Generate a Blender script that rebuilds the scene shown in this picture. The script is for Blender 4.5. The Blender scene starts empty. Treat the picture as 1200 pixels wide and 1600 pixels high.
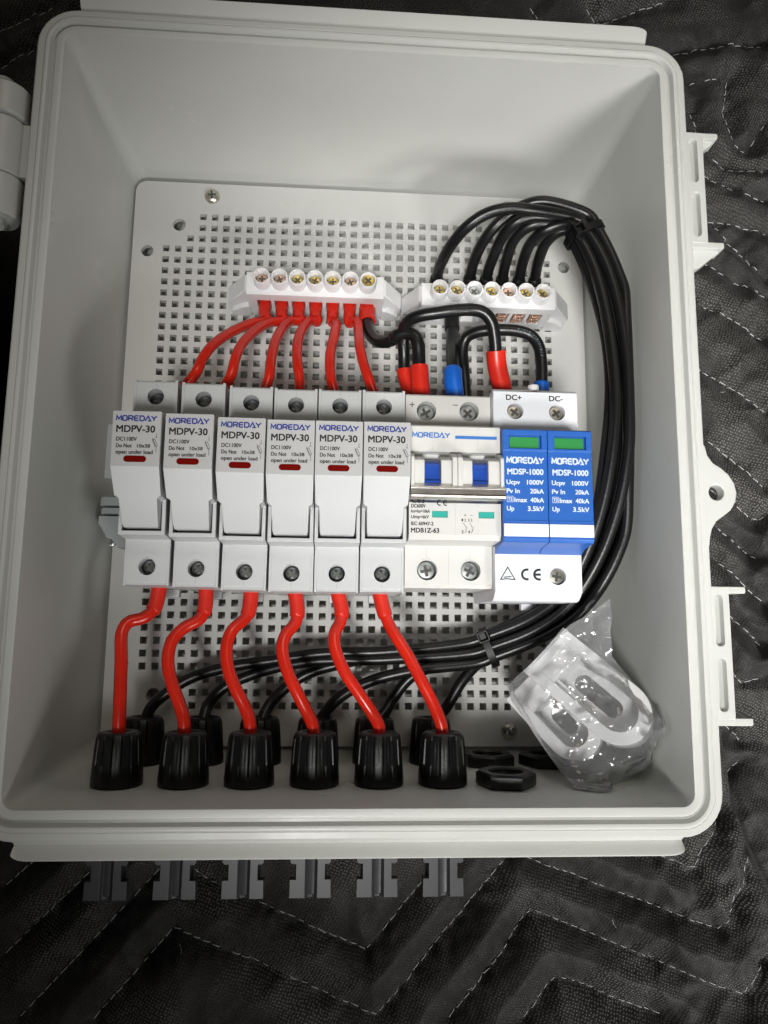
import bpy, bmesh, math, random
import numpy as np
from mathutils import Vector, Matrix, noise

# ------------------------------------------------------------------ camera, world, lamps, exposure
# all lengths below are written in millimetres and scaled to metres
MM = 0.001
CAM_LOC = (-9.161, -84.452, 359.655)
CAM_ROT = (0.14766, -0.06455, 0.01096)
LENS = 34.498
scn = bpy.context.scene
col = scn.collection
cd = bpy.data.cameras.new('camera')
cd.sensor_fit = 'HORIZONTAL'; cd.sensor_width = 36.0; cd.lens = LENS
cd.clip_start = 0.01; cd.clip_end = 50
cam = bpy.data.objects.new('camera', cd); col.objects.link(cam)
cam.location = Vector(CAM_LOC) * MM
cam.rotation_euler = CAM_ROT
scn.camera = cam

world = bpy.data.worlds.new('World'); scn.world = world; world.use_nodes = True
world.node_tree.nodes['Background'].inputs[0].default_value = (1.0, 0.98, 0.95, 1)
world.node_tree.nodes['Background'].inputs[1].default_value = 0.010

def area_lamp(name, loc, target, sx, sy, watts, color, spread):
    ld = bpy.data.lights.new(name, 'AREA'); ld.shape = 'RECTANGLE'
    ld.size = sx; ld.size_y = sy; ld.energy = watts; ld.color = color; ld.spread = math.radians(spread)
    o = bpy.data.objects.new(name, ld); col.objects.link(o)
    o.location = loc
    o.rotation_euler = (Vector(target) - Vector(loc)).to_track_quat('-Z', 'Y').to_euler()
    return o
def spot_lamp(name, loc, target, cone, blend, radius, watts, color):
    ld = bpy.data.lights.new(name, 'SPOT'); ld.spot_size = math.radians(cone); ld.spot_blend = blend
    ld.shadow_soft_size = radius; ld.energy = watts; ld.color = color
    o = bpy.data.objects.new(name, ld); col.objects.link(o)
    o.location = loc
    o.rotation_euler = (Vector(target) - Vector(loc)).to_track_quat('-Z', 'Y').to_euler()
    return o
# added key spot and low fill shape the light; a warmer lamp stands beyond
spot_lamp('key_spot', (-0.05, -0.34, 0.80), (0.075, 0.005, 0.05), 32, 1.0, 0.09, 30.5, (1.0, 0.99, 0.965))  # unseen spot, cone narrowed so the left side falls darker
area_lamp('grazing_fill', (0.62, -0.78, 0.70), (0.38, -0.11, 0.0), 0.45, 0.25, 1.65, (1.0, 0.985, 0.965), 48)  # unseen fill, set low to graze the blanket and bring out its relief
area_lamp('far_lamp', (0.25, 0.85, 1.4), (0.05, 0.0, 0.0), 0.8, 0.3, 2.7, (1.0, 0.92, 0.77), 180)

scn.view_settings.view_transform = 'Standard'
scn.view_settings.look = 'None'
scn.view_settings.exposure = 0.0
scn.view_settings.gamma = 1.0
scn.view_settings.use_curve_mapping = False
scn.render.engine = 'CYCLES'
scn.cycles.max_bounces = 10
scn.cycles.transparent_max_bounces = 24

# ------------------------------------------------------------------ materials
MAT = {}
def mat(name, rgb, rough=0.45, metal=0.0, var=0.06, vscale=60, bump=0.0, bscale=1500, spec=0.5, coat=0.0, sss=0.0, rvar=0.0, specks=False):
    if name in MAT: return MAT[name]
    m = bpy.data.materials.new(name); m.use_nodes = True
    nt = m.node_tree; b = nt.nodes['Principled BSDF']
    b.inputs['Roughness'].default_value = rough
    b.inputs['Metallic'].default_value = metal
    b.inputs['Specular IOR Level'].default_value = spec
    if coat: b.inputs['Coat Weight'].default_value = coat; b.inputs['Coat Roughness'].default_value = 0.15
    if sss:
        b.inputs['Subsurface Weight'].default_value = sss
        b.inputs['Subsurface Radius'].default_value = (0.003, 0.003, 0.003)
        b.inputs['Subsurface Scale'].default_value = 1.0
    tc = nt.nodes.new('ShaderNodeTexCoord')
    n = nt.nodes.new('ShaderNodeTexNoise'); n.inputs['Scale'].default_value = vscale; n.inputs['Detail'].default_value = 6
    nt.links.new(tc.outputs['Object'], n.inputs['Vector'])
    r = nt.nodes.new('ShaderNodeMapRange')
    r.inputs['From Min'].default_value = 0.3; r.inputs['From Max'].default_value = 0.7
    r.inputs['To Min'].default_value = 1 - var; r.inputs['To Max'].default_value = 1 + var * 0.6
    nt.links.new(n.outputs['Fac'], r.inputs['Value'])
    mx = nt.nodes.new('ShaderNodeVectorMath'); mx.operation = 'SCALE'
    mx.inputs[0].default_value = rgb
    nt.links.new(r.outputs['Result'], mx.inputs['Scale'])
    nt.links.new(mx.outputs['Vector'], b.inputs['Base Color'])
    if rvar:
        r2 = nt.nodes.new('ShaderNodeMapRange')
        r2.inputs['From Min'].default_value = 0.3; r2.inputs['From Max'].default_value = 0.7
        r2.inputs['To Min'].default_value = max(0.02, rough - rvar); r2.inputs['To Max'].default_value = rough + rvar
        n3 = nt.nodes.new('ShaderNodeTexNoise'); n3.inputs['Scale'].default_value = vscale * 2.3; n3.inputs['Detail'].default_value = 8
        nt.links.new(tc.outputs['Object'], n3.inputs['Vector'])
        nt.links.new(n3.outputs['Fac'], r2.inputs['Value']); nt.links.new(r2.outputs['Result'], b.inputs['Roughness'])
    if bump:
        n2 = nt.nodes.new('ShaderNodeTexNoise'); n2.inputs['Scale'].default_value = bscale; n2.inputs['Detail'].default_value = 3
        nt.links.new(tc.outputs['Object'], n2.inputs['Vector'])
        bp = nt.nodes.new('ShaderNodeBump'); bp.inputs['Strength'].default_value = bump; bp.inputs['Distance'].default_value = 0.0003
        nt.links.new(n2.outputs['Fac'], bp.inputs['Height']); nt.links.new(bp.outputs['Normal'], b.inputs['Normal'])
    if specks:
        vo = nt.nodes.new('ShaderNodeTexVoronoi'); vo.inputs['Scale'].default_value = 85; vo.inputs['Randomness'].default_value = 1.0
        nt.links.new(tc.outputs['Object'], vo.inputs['Vector'])
        lt = nt.nodes.new('ShaderNodeMapRange'); lt.inputs['From Min'].default_value = 0.010; lt.inputs['From Max'].default_value = 0.018
        lt.inputs['To Min'].default_value = 1.0; lt.inputs['To Max'].default_value = 0.0
        nt.links.new(vo.outputs['Distance'], lt.inputs['Value'])
        sx = nt.nodes.new('ShaderNodeSeparateColor'); nt.links.new(vo.outputs['Color'], sx.inputs['Color'])
        gt = nt.nodes.new('ShaderNodeMath'); gt.operation = 'GREATER_THAN'; gt.inputs[1].default_value = 0.90; nt.links.new(sx.outputs[0], gt.inputs[0])
        ml = nt.nodes.new('ShaderNodeMath'); ml.operation = 'MULTIPLY'; nt.links.new(lt.outputs['Result'], ml.inputs[0]); nt.links.new(gt.outputs[0], ml.inputs[1])
        mc = nt.nodes.new('ShaderNodeMix'); mc.data_type = 'RGBA'; mc.inputs['B'].default_value = (0.12, 0.10, 0.08, 1)
        nt.links.new(ml.outputs[0], mc.inputs['Factor']); nt.links.new(mx.outputs['Vector'], mc.inputs['A']); nt.links.new(mc.outputs['Result'], b.inputs['Base Color'])
    MAT[name] = m
    return m

M_BOX = mat('grey_abs', (0.60, 0.61, 0.58), 0.36, var=0.04, vscale=14, bump=0.25, bscale=1100, rvar=0.09, specks=True)
M_PLATE = mat('plate_abs', (0.63, 0.63, 0.605), 0.42, var=0.04, vscale=20, bump=0.12)
M_FUSE = mat('fuse_grey', (0.54, 0.55, 0.555), 0.42, var=0.03, bump=0.15, bscale=2200)
M_LABEL = mat('label_grey', (0.45, 0.45, 0.45), 0.5, var=0.02)
M_MCB = mat('breaker_white', (0.61, 0.607, 0.58), 0.4, var=0.03, bump=0.1, bscale=2000)
M_SPD = mat('arrester_white', (0.74, 0.755, 0.79), 0.4, var=0.02, bump=0.08, bscale=2000)
M_NYLON = mat('white_nylon', (0.80, 0.80, 0.81), 0.38, var=0.02, sss=0.25)
M_RED = mat('red_pvc', (0.64, 0.020, 0.008), 0.23, var=0.12, vscale=90, bump=0.08, bscale=500)
M_REDS = mat('red_sleeve', (0.64, 0.022, 0.010), 0.33, var=0.08, vscale=120)
M_BLACK = mat('black_pvc', (0.006, 0.006, 0.0065), 0.33, var=0.2, vscale=200, bump=0.2, bscale=700)
M_BLKS = mat('black_sleeve', (0.007, 0.007, 0.007), 0.45)
M_BLUS = mat('blue_sleeve', (0.008, 0.13, 0.60), 0.36, var=0.06)
M_BLUE = mat('arrester_blue', (0.018, 0.11, 0.43), 0.40, var=0.05, bump=0.12, bscale=2000)
M_DRUM = mat('toggle_blue', (0.014, 0.065, 0.36), 0.28, var=0.05)
M_DARK = mat('pocket_shade_black', (0.01, 0.01, 0.011), 0.5)
M_GLAND = mat('gland_black', (0.005, 0.005, 0.0053), 0.36, var=0.15, vscale=150, bump=0.15, bscale=900)
M_CONN = mat('connector_black', (0.042, 0.043, 0.047), 0.40, var=0.15, vscale=160)
M_TIE = mat('tie_black', (0.006, 0.006, 0.0065), 0.42, spec=0.25)
M_BRASS = mat('yellow_zinc', (0.72, 0.55, 0.18), 0.36, 1.0, var=0.35, vscale=300)
M_STEEL = mat('zinc_steel', (0.52, 0.55, 0.55), 0.38, 1.0, var=0.3, vscale=300)
M_NICKEL = mat('nickel_screw', (0.66, 0.62, 0.55), 0.36, 1.0, var=0.25, vscale=250)
M_BAR = mat('bar_steel', (0.58, 0.555, 0.52), 0.32, 1.0, var=0.25, vscale=150, bump=0.3, bscale=600)
M_RAIL = mat('rail_steel', (0.55, 0.55, 0.53), 0.35, 1.0, var=0.15)
M_COPPER = mat('copper', (0.78, 0.52, 0.40), 0.4, 1.0, var=0.3, vscale=300)
M_INKB = mat('ink_black', (0.006, 0.006, 0.007), 0.6)
M_INKBLUE = mat('ink_blue', (0.008, 0.02, 0.22), 0.55)
M_INKBLUE2 = mat('ink_light_blue', (0.03, 0.16, 0.50), 0.55)
M_INKW = mat('ink_pale', (0.62, 0.70, 0.82), 0.55)
M_INKGREY = mat('ink_wire', (0.09, 0.12, 0.15), 0.6)
M_GREEN = mat('window_green', (0.03, 0.24, 0.06), 0.35)
M_TEAL = mat('window_teal', (0.03, 0.36, 0.30), 0.35)
M_WSTRIPE = mat('stripe_white', (0.78, 0.79, 0.82), 0.4)
M_STOP = mat('end_stop_grey', (0.36, 0.38, 0.39), 0.45)
M_THREAD = mat('grey_thread', (0.50, 0.50, 0.51), 0.7)
M_RECESS = mat('recess_metal', (0.13, 0.13, 0.12), 0.42, 0.8, var=0.4, vscale=900)
M_DSCREW = mat('dark_screw', (0.16, 0.17, 0.17), 0.3, 1.0, var=0.4, vscale=400)
M_SEAM = mat('seam_shadow', (0.36, 0.35, 0.33), 0.6)
M_SCR = mat('scratch_pale', (0.78, 0.77, 0.74), 0.5)

def lens_material():
    m = bpy.data.materials.new('red_lens'); m.use_nodes = True
    nt = m.node_tree; b = nt.nodes['Principled BSDF']
    tc = nt.nodes.new('ShaderNodeTexCoord')
    ck = nt.nodes.new('ShaderNodeTexBrick')
    ck.inputs['Scale'].default_value = 620; ck.inputs['Color1'].default_value = (0.34, 0.012, 0.006, 1)
    ck.inputs['Color2'].default_value = (0.46, 0.02, 0.008, 1); ck.inputs['Mortar'].default_value = (0.13, 0.004, 0.003, 1)
    ck.inputs['Mortar Size'].default_value = 0.12; ck.offset = 0.0
    nt.links.new(tc.outputs['Object'], ck.inputs['Vector']); nt.links.new(ck.outputs['Color'], b.inputs['Base Color'])
    b.inputs['Roughness'].default_value = 0.15
    return m
M_LENS = lens_material()

def film_material():
    m = bpy.data.materials.new('clear_film'); m.use_nodes = True
    nt = m.node_tree; nt.nodes.clear()
    N = nt.nodes.new; L = nt.links.new
    out = N('ShaderNodeOutputMaterial')
    tr = N('ShaderNodeBsdfTransparent'); tr.inputs[0].default_value = (0.96, 0.965, 0.97, 1)
    gl = N('ShaderNodeBsdfGlossy'); gl.inputs['Roughness'].default_value = 0.15; gl.inputs[0].default_value = (1, 1, 1, 1)
    df = N('ShaderNodeBsdfDiffuse'); df.inputs[0].default_value = (0.75, 0.76, 0.78, 1)
    tc = N('ShaderNodeTexCoord')
    nz = N('ShaderNodeTexNoise'); nz.inputs['Scale'].default_value = 55; nz.inputs['Detail'].default_value = 3
    L(tc.outputs['Object'], nz.inputs['Vector'])
    sc = N('ShaderNodeVectorMath'); sc.operation = 'SCALE'; sc.inputs['Scale'].default_value = 0.018; L(nz.outputs['Color'], sc.inputs[0])
    ad = N('ShaderNodeVectorMath'); ad.operation = 'ADD'; L(tc.outputs['Object'], ad.inputs[0]); L(sc.outputs['Vector'], ad.inputs[1])
    vo = N('ShaderNodeTexVoronoi'); vo.feature = 'DISTANCE_TO_EDGE'; vo.inputs['Scale'].default_value = 48; L(ad.outputs['Vector'], vo.inputs['Vector'])
    mr = N('ShaderNodeMapRange'); mr.inputs['From Max'].default_value = 0.22; L(vo.outputs['Distance'], mr.inputs['Value'])
    bp = N('ShaderNodeBump'); bp.inputs['Strength'].default_value = 0.6; bp.inputs['Distance'].default_value = 0.003; bp.invert = True
    L(mr.outputs['Result'], bp.inputs['Height']); L(bp.outputs['Normal'], gl.inputs['Normal'])
    fr = N('ShaderNodeFresnel'); fr.inputs[0].default_value = 1.5; L(bp.outputs['Normal'], fr.inputs['Normal'])
    a = N('ShaderNodeMixShader'); a.inputs[0].default_value = 0.13
    b = N('ShaderNodeMixShader')
    L(tr.outputs[0], a.inputs[1]); L(df.outputs[0], a.inputs[2])
    mul = N('ShaderNodeMath'); mul.operation = 'MULTIPLY'; mul.inputs[1].default_value = 1.15; mul.use_clamp = True
    L(fr.outputs[0], mul.inputs[0]); L(mul.outputs[0], b.inputs[0])
    L(a.outputs[0], b.inputs[1]); L(gl.outputs[0], b.inputs[2])
    L(b.outputs[0], out.inputs[0])
    return m
M_FILM = film_material()

def blanket_material():
    m = bpy.data.materials.new('black_nonwoven'); m.use_nodes = True
    nt = m.node_tree; b = nt.nodes['Principled BSDF']
    tc = nt.nodes.new('ShaderNodeTexCoord')
    mp = nt.nodes.new('ShaderNodeMapping'); mp.inputs['Rotation'].default_value = (0, 0, math.radians(22)); mp.inputs['Scale'].default_value = (1.0, 1.15, 0.0)
    nt.links.new(tc.outputs['Object'], mp.inputs['Vector'])
    wrp = nt.nodes.new('ShaderNodeTexNoise'); wrp.inputs['Scale'].default_value = 60; wrp.inputs['Detail'].default_value = 2
    nt.links.new(tc.outputs['Object'], wrp.inputs['Vector'])
    wv = nt.nodes.new('ShaderNodeVectorMath'); wv.operation = 'SCALE'; wv.inputs['Scale'].default_value = 0.002
    nt.links.new(wrp.outputs['Color'], wv.inputs[0])
    ad = nt.nodes.new('ShaderNodeVectorMath'); ad.operation = 'ADD'
    nt.links.new(mp.outputs['Vector'], ad.inputs[0]); nt.links.new(wv.outputs['Vector'], ad.inputs[1])
    vo = nt.nodes.new('ShaderNodeTexVoronoi'); vo.voronoi_dimensions = '2D'; vo.inputs['Scale'].default_value = 640; vo.inputs['Randomness'].default_value = 0.38
    nt.links.new(ad.outputs['Vector'], vo.inputs['Vector'])
    dot = nt.nodes.new('ShaderNodeMapRange'); dot.inputs['From Min'].default_value = 0.18; dot.inputs['From Max'].default_value = 0.36
    dot.inputs['To Min'].default_value = 1.0; dot.inputs['To Max'].default_value = 0.0
    nt.links.new(vo.outputs['Distance'], dot.inputs['Value'])
    pn = nt.nodes.new('ShaderNodeTexNoise'); pn.inputs['Scale'].default_value = 26; pn.inputs['Detail'].default_value = 5
    nt.links.new(tc.outputs['Object'], pn.inputs['Vector'])
    pr = nt.nodes.new('ShaderNodeMapRange'); pr.inputs['From Min'].default_value = 0.42; pr.inputs['From Max'].default_value = 0.66
    pr.inputs['To Min'].default_value = 0.0; pr.inputs['To Max'].default_value = 1.0
    nt.links.new(pn.outputs['Fac'], pr.inputs['Value'])
    f2 = nt.nodes.new('ShaderNodeMath'); f2.operation = 'MULTIPLY'
    nt.links.new(dot.outputs['Result'], f2.inputs[0]); nt.links.new(pr.outputs['Result'], f2.inputs[1])
    fib = nt.nodes.new('ShaderNodeTexNoise'); fib.inputs['Scale'].default_value = 900; fib.inputs['Detail'].default_value = 4
    nt.links.new(tc.outputs['Object'], fib.inputs['Vector'])
    mix = nt.nodes.new('ShaderNodeMix'); mix.data_type = 'RGBA'
    mix.inputs['A'].default_value = (0.019, 0.0175, 0.0163, 1); mix.inputs['B'].default_value = (0.155, 0.15, 0.143, 1)
    nt.links.new(f2.outputs[0], mix.inputs['Factor'])
    mul = nt.nodes.new('ShaderNodeMix'); mul.data_type = 'RGBA'; mul.blend_type = 'MULTIPLY'; mul.inputs['Factor'].default_value = 0.8
    rr = nt.nodes.new('ShaderNodeMapRange'); rr.inputs['From Min'].default_value = 0.3; rr.inputs['From Max'].default_value = 0.7
    rr.inputs['To Min'].default_value = 0.45; rr.inputs['To Max'].default_value = 1.4
    nt.links.new(fib.outputs['Fac'], rr.inputs['Value'])
    nt.links.new(mix.outputs['Result'], mul.inputs['A']); nt.links.new(rr.outputs['Result'], mul.inputs['B'])
    nt.links.new(mul.outputs['Result'], b.inputs['Base Color'])
    b.inputs['Roughness'].default_value = 0.62
    b.inputs['Sheen Weight'].default_value = 0.05; b.inputs['Specular IOR Level'].default_value = 0.3
    bp = nt.nodes.new('ShaderNodeBump'); bp.inputs['Strength'].default_value = 0.6; bp.inputs['Distance'].default_value = 0.0005; bp.invert = True
    ad2 = nt.nodes.new('ShaderNodeMath'); ad2.operation = 'MULTIPLY_ADD'; ad2.inputs[1].default_value = 0.5
    nt.links.new(fib.outputs['Fac'], ad2.inputs[0]); nt.links.new(dot.outputs['Result'], ad2.inputs[2])
    nt.links.new(ad2.outputs[0], bp.inputs['Height']); nt.links.new(bp.outputs['Normal'], b.inputs['Normal'])
    return m
M_BLANKET = blanket_material()

# ------------------------------------------------------------------ mesh helpers (millimetres)
class MB:
    def __init__(s): s.v = []; s.f = []; s.mi = []; s.mats = []; s.cur = 0
    def use(s, m):
        if m not in s.mats: s.mats.append(m)
        s.cur = s.mats.index(m); return s
    def add(s, vs, fs):
        o = len(s.v); s.v += [tuple(p) for p in vs]
        for f in fs: s.f.append([i + o for i in f]); s.mi.append(s.cur)
        return s
    def box(s, x0, x1, y0, y1, z0, z1):
        return s.add([(x0,y0,z0),(x1,y0,z0),(x1,y1,z0),(x0,y1,z0),(x0,y0,z1),(x1,y0,z1),(x1,y1,z1),(x0,y1,z1)],
                     [(0,3,2,1),(4,5,6,7),(0,1,5,4),(1,2,6,5),(2,3,7,6),(3,0,4,7)])
    def prism(s, poly, a0, a1, axis='x'):
        """poly extruded: axis x: poly=(y,z); axis z: poly=(x,y); axis y: poly=(x,z)"""
        n = len(poly)
        mk = {'x': lambda p, a: (a, p[0], p[1]), 'z': lambda p, a: (p[0], p[1], a), 'y': lambda p, a: (p[0], a, p[1])}[axis]
        vs = [mk(p, a0) for p in poly] + [mk(p, a1) for p in poly]
        fs = [list(range(n))[::-1], list(range(n, 2*n))] + [(i, (i+1) % n, n + (i+1) % n, n + i) for i in range(n)]
        return s.add(vs, fs)
    def lathe(s, prof, c, axis='z', n=24, caps=True):
        """prof: (r, h) along the axis from centre c"""
        vs = []; fs = []
        for r, h in prof:
            for k in range(n):
                a = 2*math.pi*k/n; p, q = r*math.cos(a), r*math.sin(a)
                if axis == 'z': vs.append((c[0]+p, c[1]+q, c[2]+h))
                elif axis == 'y': vs.append((c[0]+p, c[1]+h, c[2]+q))
                else: vs.append((c[0]+h, c[1]+p, c[2]+q))
        for i in range(len(prof)-1):
            for k in range(n):
                k2 = (k+1) % n; fs.append((i*n+k, i*n+k2, (i+1)*n+k2, (i+1)*n+k))
        if caps:
            fs.append(list(range(n))[::-1]); fs.append([(len(prof)-1)*n+k for k in range(n)])
        return s.add(vs, fs)
    def tube(s, path, r, n=12, caps=True):
        P = [Vector(p) for p in path]
        rad = r if hasattr(r, '__len__') else [r]*len(P)
        T = []
        for i in range(len(P)):
            t = P[min(i+1, len(P)-1)] - P[max(i-1, 0)]; T.append(t.normalized())
        u = T[0].orthogonal().normalized(); vs = []
        for i in range(len(P)):
            u = (u - T[i]*u.dot(T[i])).normalized(); w = T[i].cross(u)
            for k in range(n):
                a = 2*math.pi*k/n
                vs.append(P[i] + (u*math.cos(a) + w*math.sin(a))*rad[i])
        fs = []
        for i in range(len(P)-1):
            for k in range(n):
                k2 = (k+1) % n; fs.append((i*n+k, i*n+k2, (i+1)*n+k2, (i+1)*n+k))
        if caps: fs.append(list(range(n))[::-1]); fs.append([(len(P)-1)*n+k for k in range(n)])
        return s.add(vs, fs)
    def build(s, name, m=None, parent=None, smooth=35, bevel=0, seg=2, recalc=True):
        me = bpy.data.meshes.new(name)
        base = Vector((0,0,0))
        if parent is not None:
            q = parent
            while q is not None: base += q.location; q = q.parent
            base /= MM
        me.from_pydata([((p[0]-base.x)*MM, (p[1]-base.y)*MM, (p[2]-base.z)*MM) for p in s.v], [], s.f)
        for x in (s.mats or [m]): me.materials.append(x)
        if s.mats: me.polygons.foreach_set('material_index', s.mi)
        if recalc:
            bm = bmesh.new(); bm.from_mesh(me); bmesh.ops.recalc_face_normals(bm, faces=bm.faces); bm.to_mesh(me); bm.free()
        if smooth:
            me.polygons.foreach_set('use_smooth', [True]*len(me.polygons)); me.set_sharp_from_angle(angle=math.radians(smooth))
        me.update()
        o = bpy.data.objects.new(name, me); col.objects.link(o); o.parent = parent
        if bevel: add_bevel(o, bevel, seg)
        return o

def add_bevel(o, w, seg=2):
    b = o.modifiers.new('bevel', 'BEVEL'); b.width = w*MM; b.segments = seg; b.limit_method = 'ANGLE'; b.angle_limit = math.radians(38)
    b.harden_normals = True

def cut(o, cutters):
    """boolean difference, applied"""
    bpy.context.view_layer.update()
    for c in cutters:
        md = o.modifiers.new('cut', 'BOOLEAN'); md.operation = 'DIFFERENCE'; md.object = c; md.solver = 'EXACT'
    dg = bpy.context.evaluated_depsgraph_get()
    me = bpy.data.meshes.new_from_object(o.evaluated_get(dg))
    o.modifiers.clear(); old = o.data; o.data = me; me.name = old.name
    me.polygons.foreach_set('use_smooth', [True]*len(me.polygons)); me.set_sharp_from_angle(angle=math.radians(35))
    bpy.data.meshes.remove(old)
    for c in cutters:
        cm = c.data; bpy.data.objects.remove(c); bpy.data.meshes.remove(cm)

def thing(name, label, cat, loc=(0,0,0), group=None):
    o = bpy.data.objects.new(name, None); o.empty_display_size = 0.01; col.objects.link(o)
    o.location = Vector(loc)*MM; o['label'] = label; o['category'] = cat
    if group: o['group'] = group
    return o
def tag(o, label, cat, group=None):
    o['label'] = label; o['category'] = cat
    if group: o['group'] = group
    return o
def dup(root, loc=None, rotz=0.0, label=None):
    r = root.copy(); col.objects.link(r)
    if loc is not None: r.location = Vector(loc)*MM
    r.rotation_euler = (0, 0, rotz)
    if label: r['label'] = label
    for ch in root.children:
        c = ch.copy(); col.objects.link(c); c.parent = r
        for g in ch.children:
            d = g.copy(); col.objects.link(d); d.parent = c
    return r

def spline(pts, step=1.5):
    """centripetal-like Catmull-Rom resample"""
    P = [Vector(p) for p in pts]
    P = [P[0]*2-P[1]] + P + [P[-1]*2-P[-2]]
    out = []
    for i in range(1, len(P)-2):
        p0, p1, p2, p3 = P[i-1], P[i], P[i+1], P[i+2]
        n = max(2, int((p2-p1).length/step))
        t0 = 0; t1 = t0 + max((p1-p0).length, 1e-3)**0.5; t2 = t1 + max((p2-p1).length, 1e-3)**0.5; t3 = t2 + max((p3-p2).length, 1e-3)**0.5
        for k in range(n):
            t = t1 + (t2-t1)*k/n
            a1 = p0*((t1-t)/(t1-t0)) + p1*((t-t0)/(t1-t0)); a2 = p1*((t2-t)/(t2-t1)) + p2*((t-t1)/(t2-t1)); a3 = p2*((t3-t)/(t3-t2)) + p3*((t-t2)/(t3-t2))
            b1 = a1*((t2-t)/(t2-t0)) + a2*((t-t0)/(t2-t0)); b2 = a2*((t3-t)/(t3-t1)) + a3*((t-t1)/(t3-t1))
            out.append(b1*((t2-t)/(t2-t1)) + b2*((t-t1)/(t2-t1)))
    out.append(P[-2]); return out
def smooth_path(P, it=2):
    for _ in range(it):
        P = [P[0]] + [(P[i-1] + P[i]*2 + P[i+1])/4 for i in range(1, len(P)-1)] + [P[-1]]
    return P
def sub_path(P, a, b):
    """part of a path between lengths a and b (negative b from the end)"""
    L = [0]
    for i in range(1, len(P)): L.append(L[-1] + (P[i]-P[i-1]).length)
    if a < 0: a += L[-1]
    if b <= 0: b += L[-1]
    def at(s):
        for i in range(1, len(P)):
            if L[i] >= s:
                t = (s-L[i-1])/max(L[i]-L[i-1], 1e-6); return P[i-1].lerp(P[i], t)
        return P[-1]
    return [at(a)] + [P[i] for i in range(len(P)) if a < L[i] < b] + [at(b)]

# ---- lettering: flat print
_gl = {}
def glyphs(txt):
    if txt in _gl: return _gl[txt]
    cu = bpy.data.curves.new('t', 'FONT'); cu.body = txt; cu.size = 1; cu.resolution_u = 3
    o = bpy.data.objects.new('t', cu); col.objects.link(o)
    bpy.context.view_layer.update()
    me = bpy.data.meshes.new_from_object(o.evaluated_get(bpy.context.evaluated_depsgraph_get()))
    vs = [(v.co.x, v.co.y) for v in me.vertices]; fs = [list(p.vertices) for p in me.polygons]
    bpy.data.objects.remove(o); bpy.data.curves.remove(cu); bpy.data.meshes.remove(me)
    _gl[txt] = (vs, fs); return _gl[txt]
def cap_h():
    vs, _ = glyphs('H'); return max(v[1] for v in vs)
def print_text(mb, txt, x0, x1, yb, h, z, m):
    vs, fs = glyphs(txt); a = min(v[0] for v in vs); b = max(v[0] for v in vs); k = h/cap_h()
    for i, (e, g) in enumerate(((-1, -1), (1, -1), (-1, 1), (1, 1))):     # printed again a hair apart, for a heavier face
        mb.use(m).add([(x0 + (v[0]-a)/(b-a)*(x1-x0) + e*h*0.040, yb + v[1]*k + g*h*0.030, z + i*0.010) for v in vs], fs)
def stroke(mb, pts, w, z, m, closed=False):
    """flat ribbon with mitred corners"""
    P = [Vector((p[0], p[1])) for p in pts]; n = len(P); L = []; R = []
    for i in range(n):
        if closed: d1 = (P[i]-P[i-1]).normalized(); d2 = (P[(i+1) % n]-P[i]).normalized()
        else:
            d1 = (P[i]-P[i-1]).normalized() if i else (P[1]-P[0]).normalized()
            d2 = (P[i+1]-P[i]).normalized() if i < n-1 else d1
        nn = Vector((-(d1.y+d2.y), d1.x+d2.x))
        nn = nn.normalized() if nn.length > 1e-6 else Vector((-d1.y, d1.x))
        k = 1/max(0.45, nn.dot(Vector((-d1.y, d1.x))))
        L.append(P[i]+nn*w/2*k); R.append(P[i]-nn*w/2*k)
    vs = [(p.x, p.y, z) for p in L] + [(p.x, p.y, z) for p in R]
    fs = [(i, n+i, n+(i+1) % n, (i+1) % n) for i in range(n if closed else n-1)]
    mb.use(m).add(vs, fs)
def arc(cx, cy, rx, ry, a0, a1, n=10):
    return [(cx+rx*math.cos(math.radians(a0+(a1-a0)*i/n)), cy+ry*math.sin(math.radians(a0+(a1-a0)*i/n))) for i in range(n+1)]
def wordmark(mb, x0, x1, yb, h, z, m):
    """M O R E D A Y in wide square strokes, the A without a crossbar on a short foot"""
    W_ = x1-x0; u = W_/7.25; w = h*0.22; a = w/2
    def T(pts, ox): return [(x0+ox*u+p[0]*u, yb+a+p[1]*(h-w)) for p in pts]
    S = lambda pts, ox, cl=False: stroke(mb, T(pts, ox), w, z, m, cl)
    S([(0.06,0),(0.12,1),(0.5,0.28),(0.88,1),(0.94,0)], 0)
    S([(0.12,0.16),(0.26,0),(0.72,0),(0.86,0.16),(0.86,0.84),(0.72,1),(0.26,1),(0.12,0.84)], 1.06, True)
    S([(0.1,0),(0.1,1),(0.68,1),(0.82,0.86),(0.82,0.6),(0.68,0.46),(0.1,0.46)], 2.12); S([(0.5,0.46),(0.86,0)], 2.12)
    S([(0.84,1),(0.28,1),(0.12,0.84),(0.12,0.16),(0.28,0),(0.84,0)], 3.12); S([(0.12,0.5),(0.8,0.5)], 3.12)
    S([(0.1,0),(0.1,1),(0.62,1),(0.86,0.76),(0.86,0.24),(0.62,0),(0.1,0)], 4.12)
    S([(0.02,0),(0.52,1),(0.98,0),(0.48,0)], 5.14)
    S([(0.02,1),(0.5,0.5),(0.98,1)], 6.2); S([(0.5,0.5),(0.5,0)], 6.2)

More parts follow.
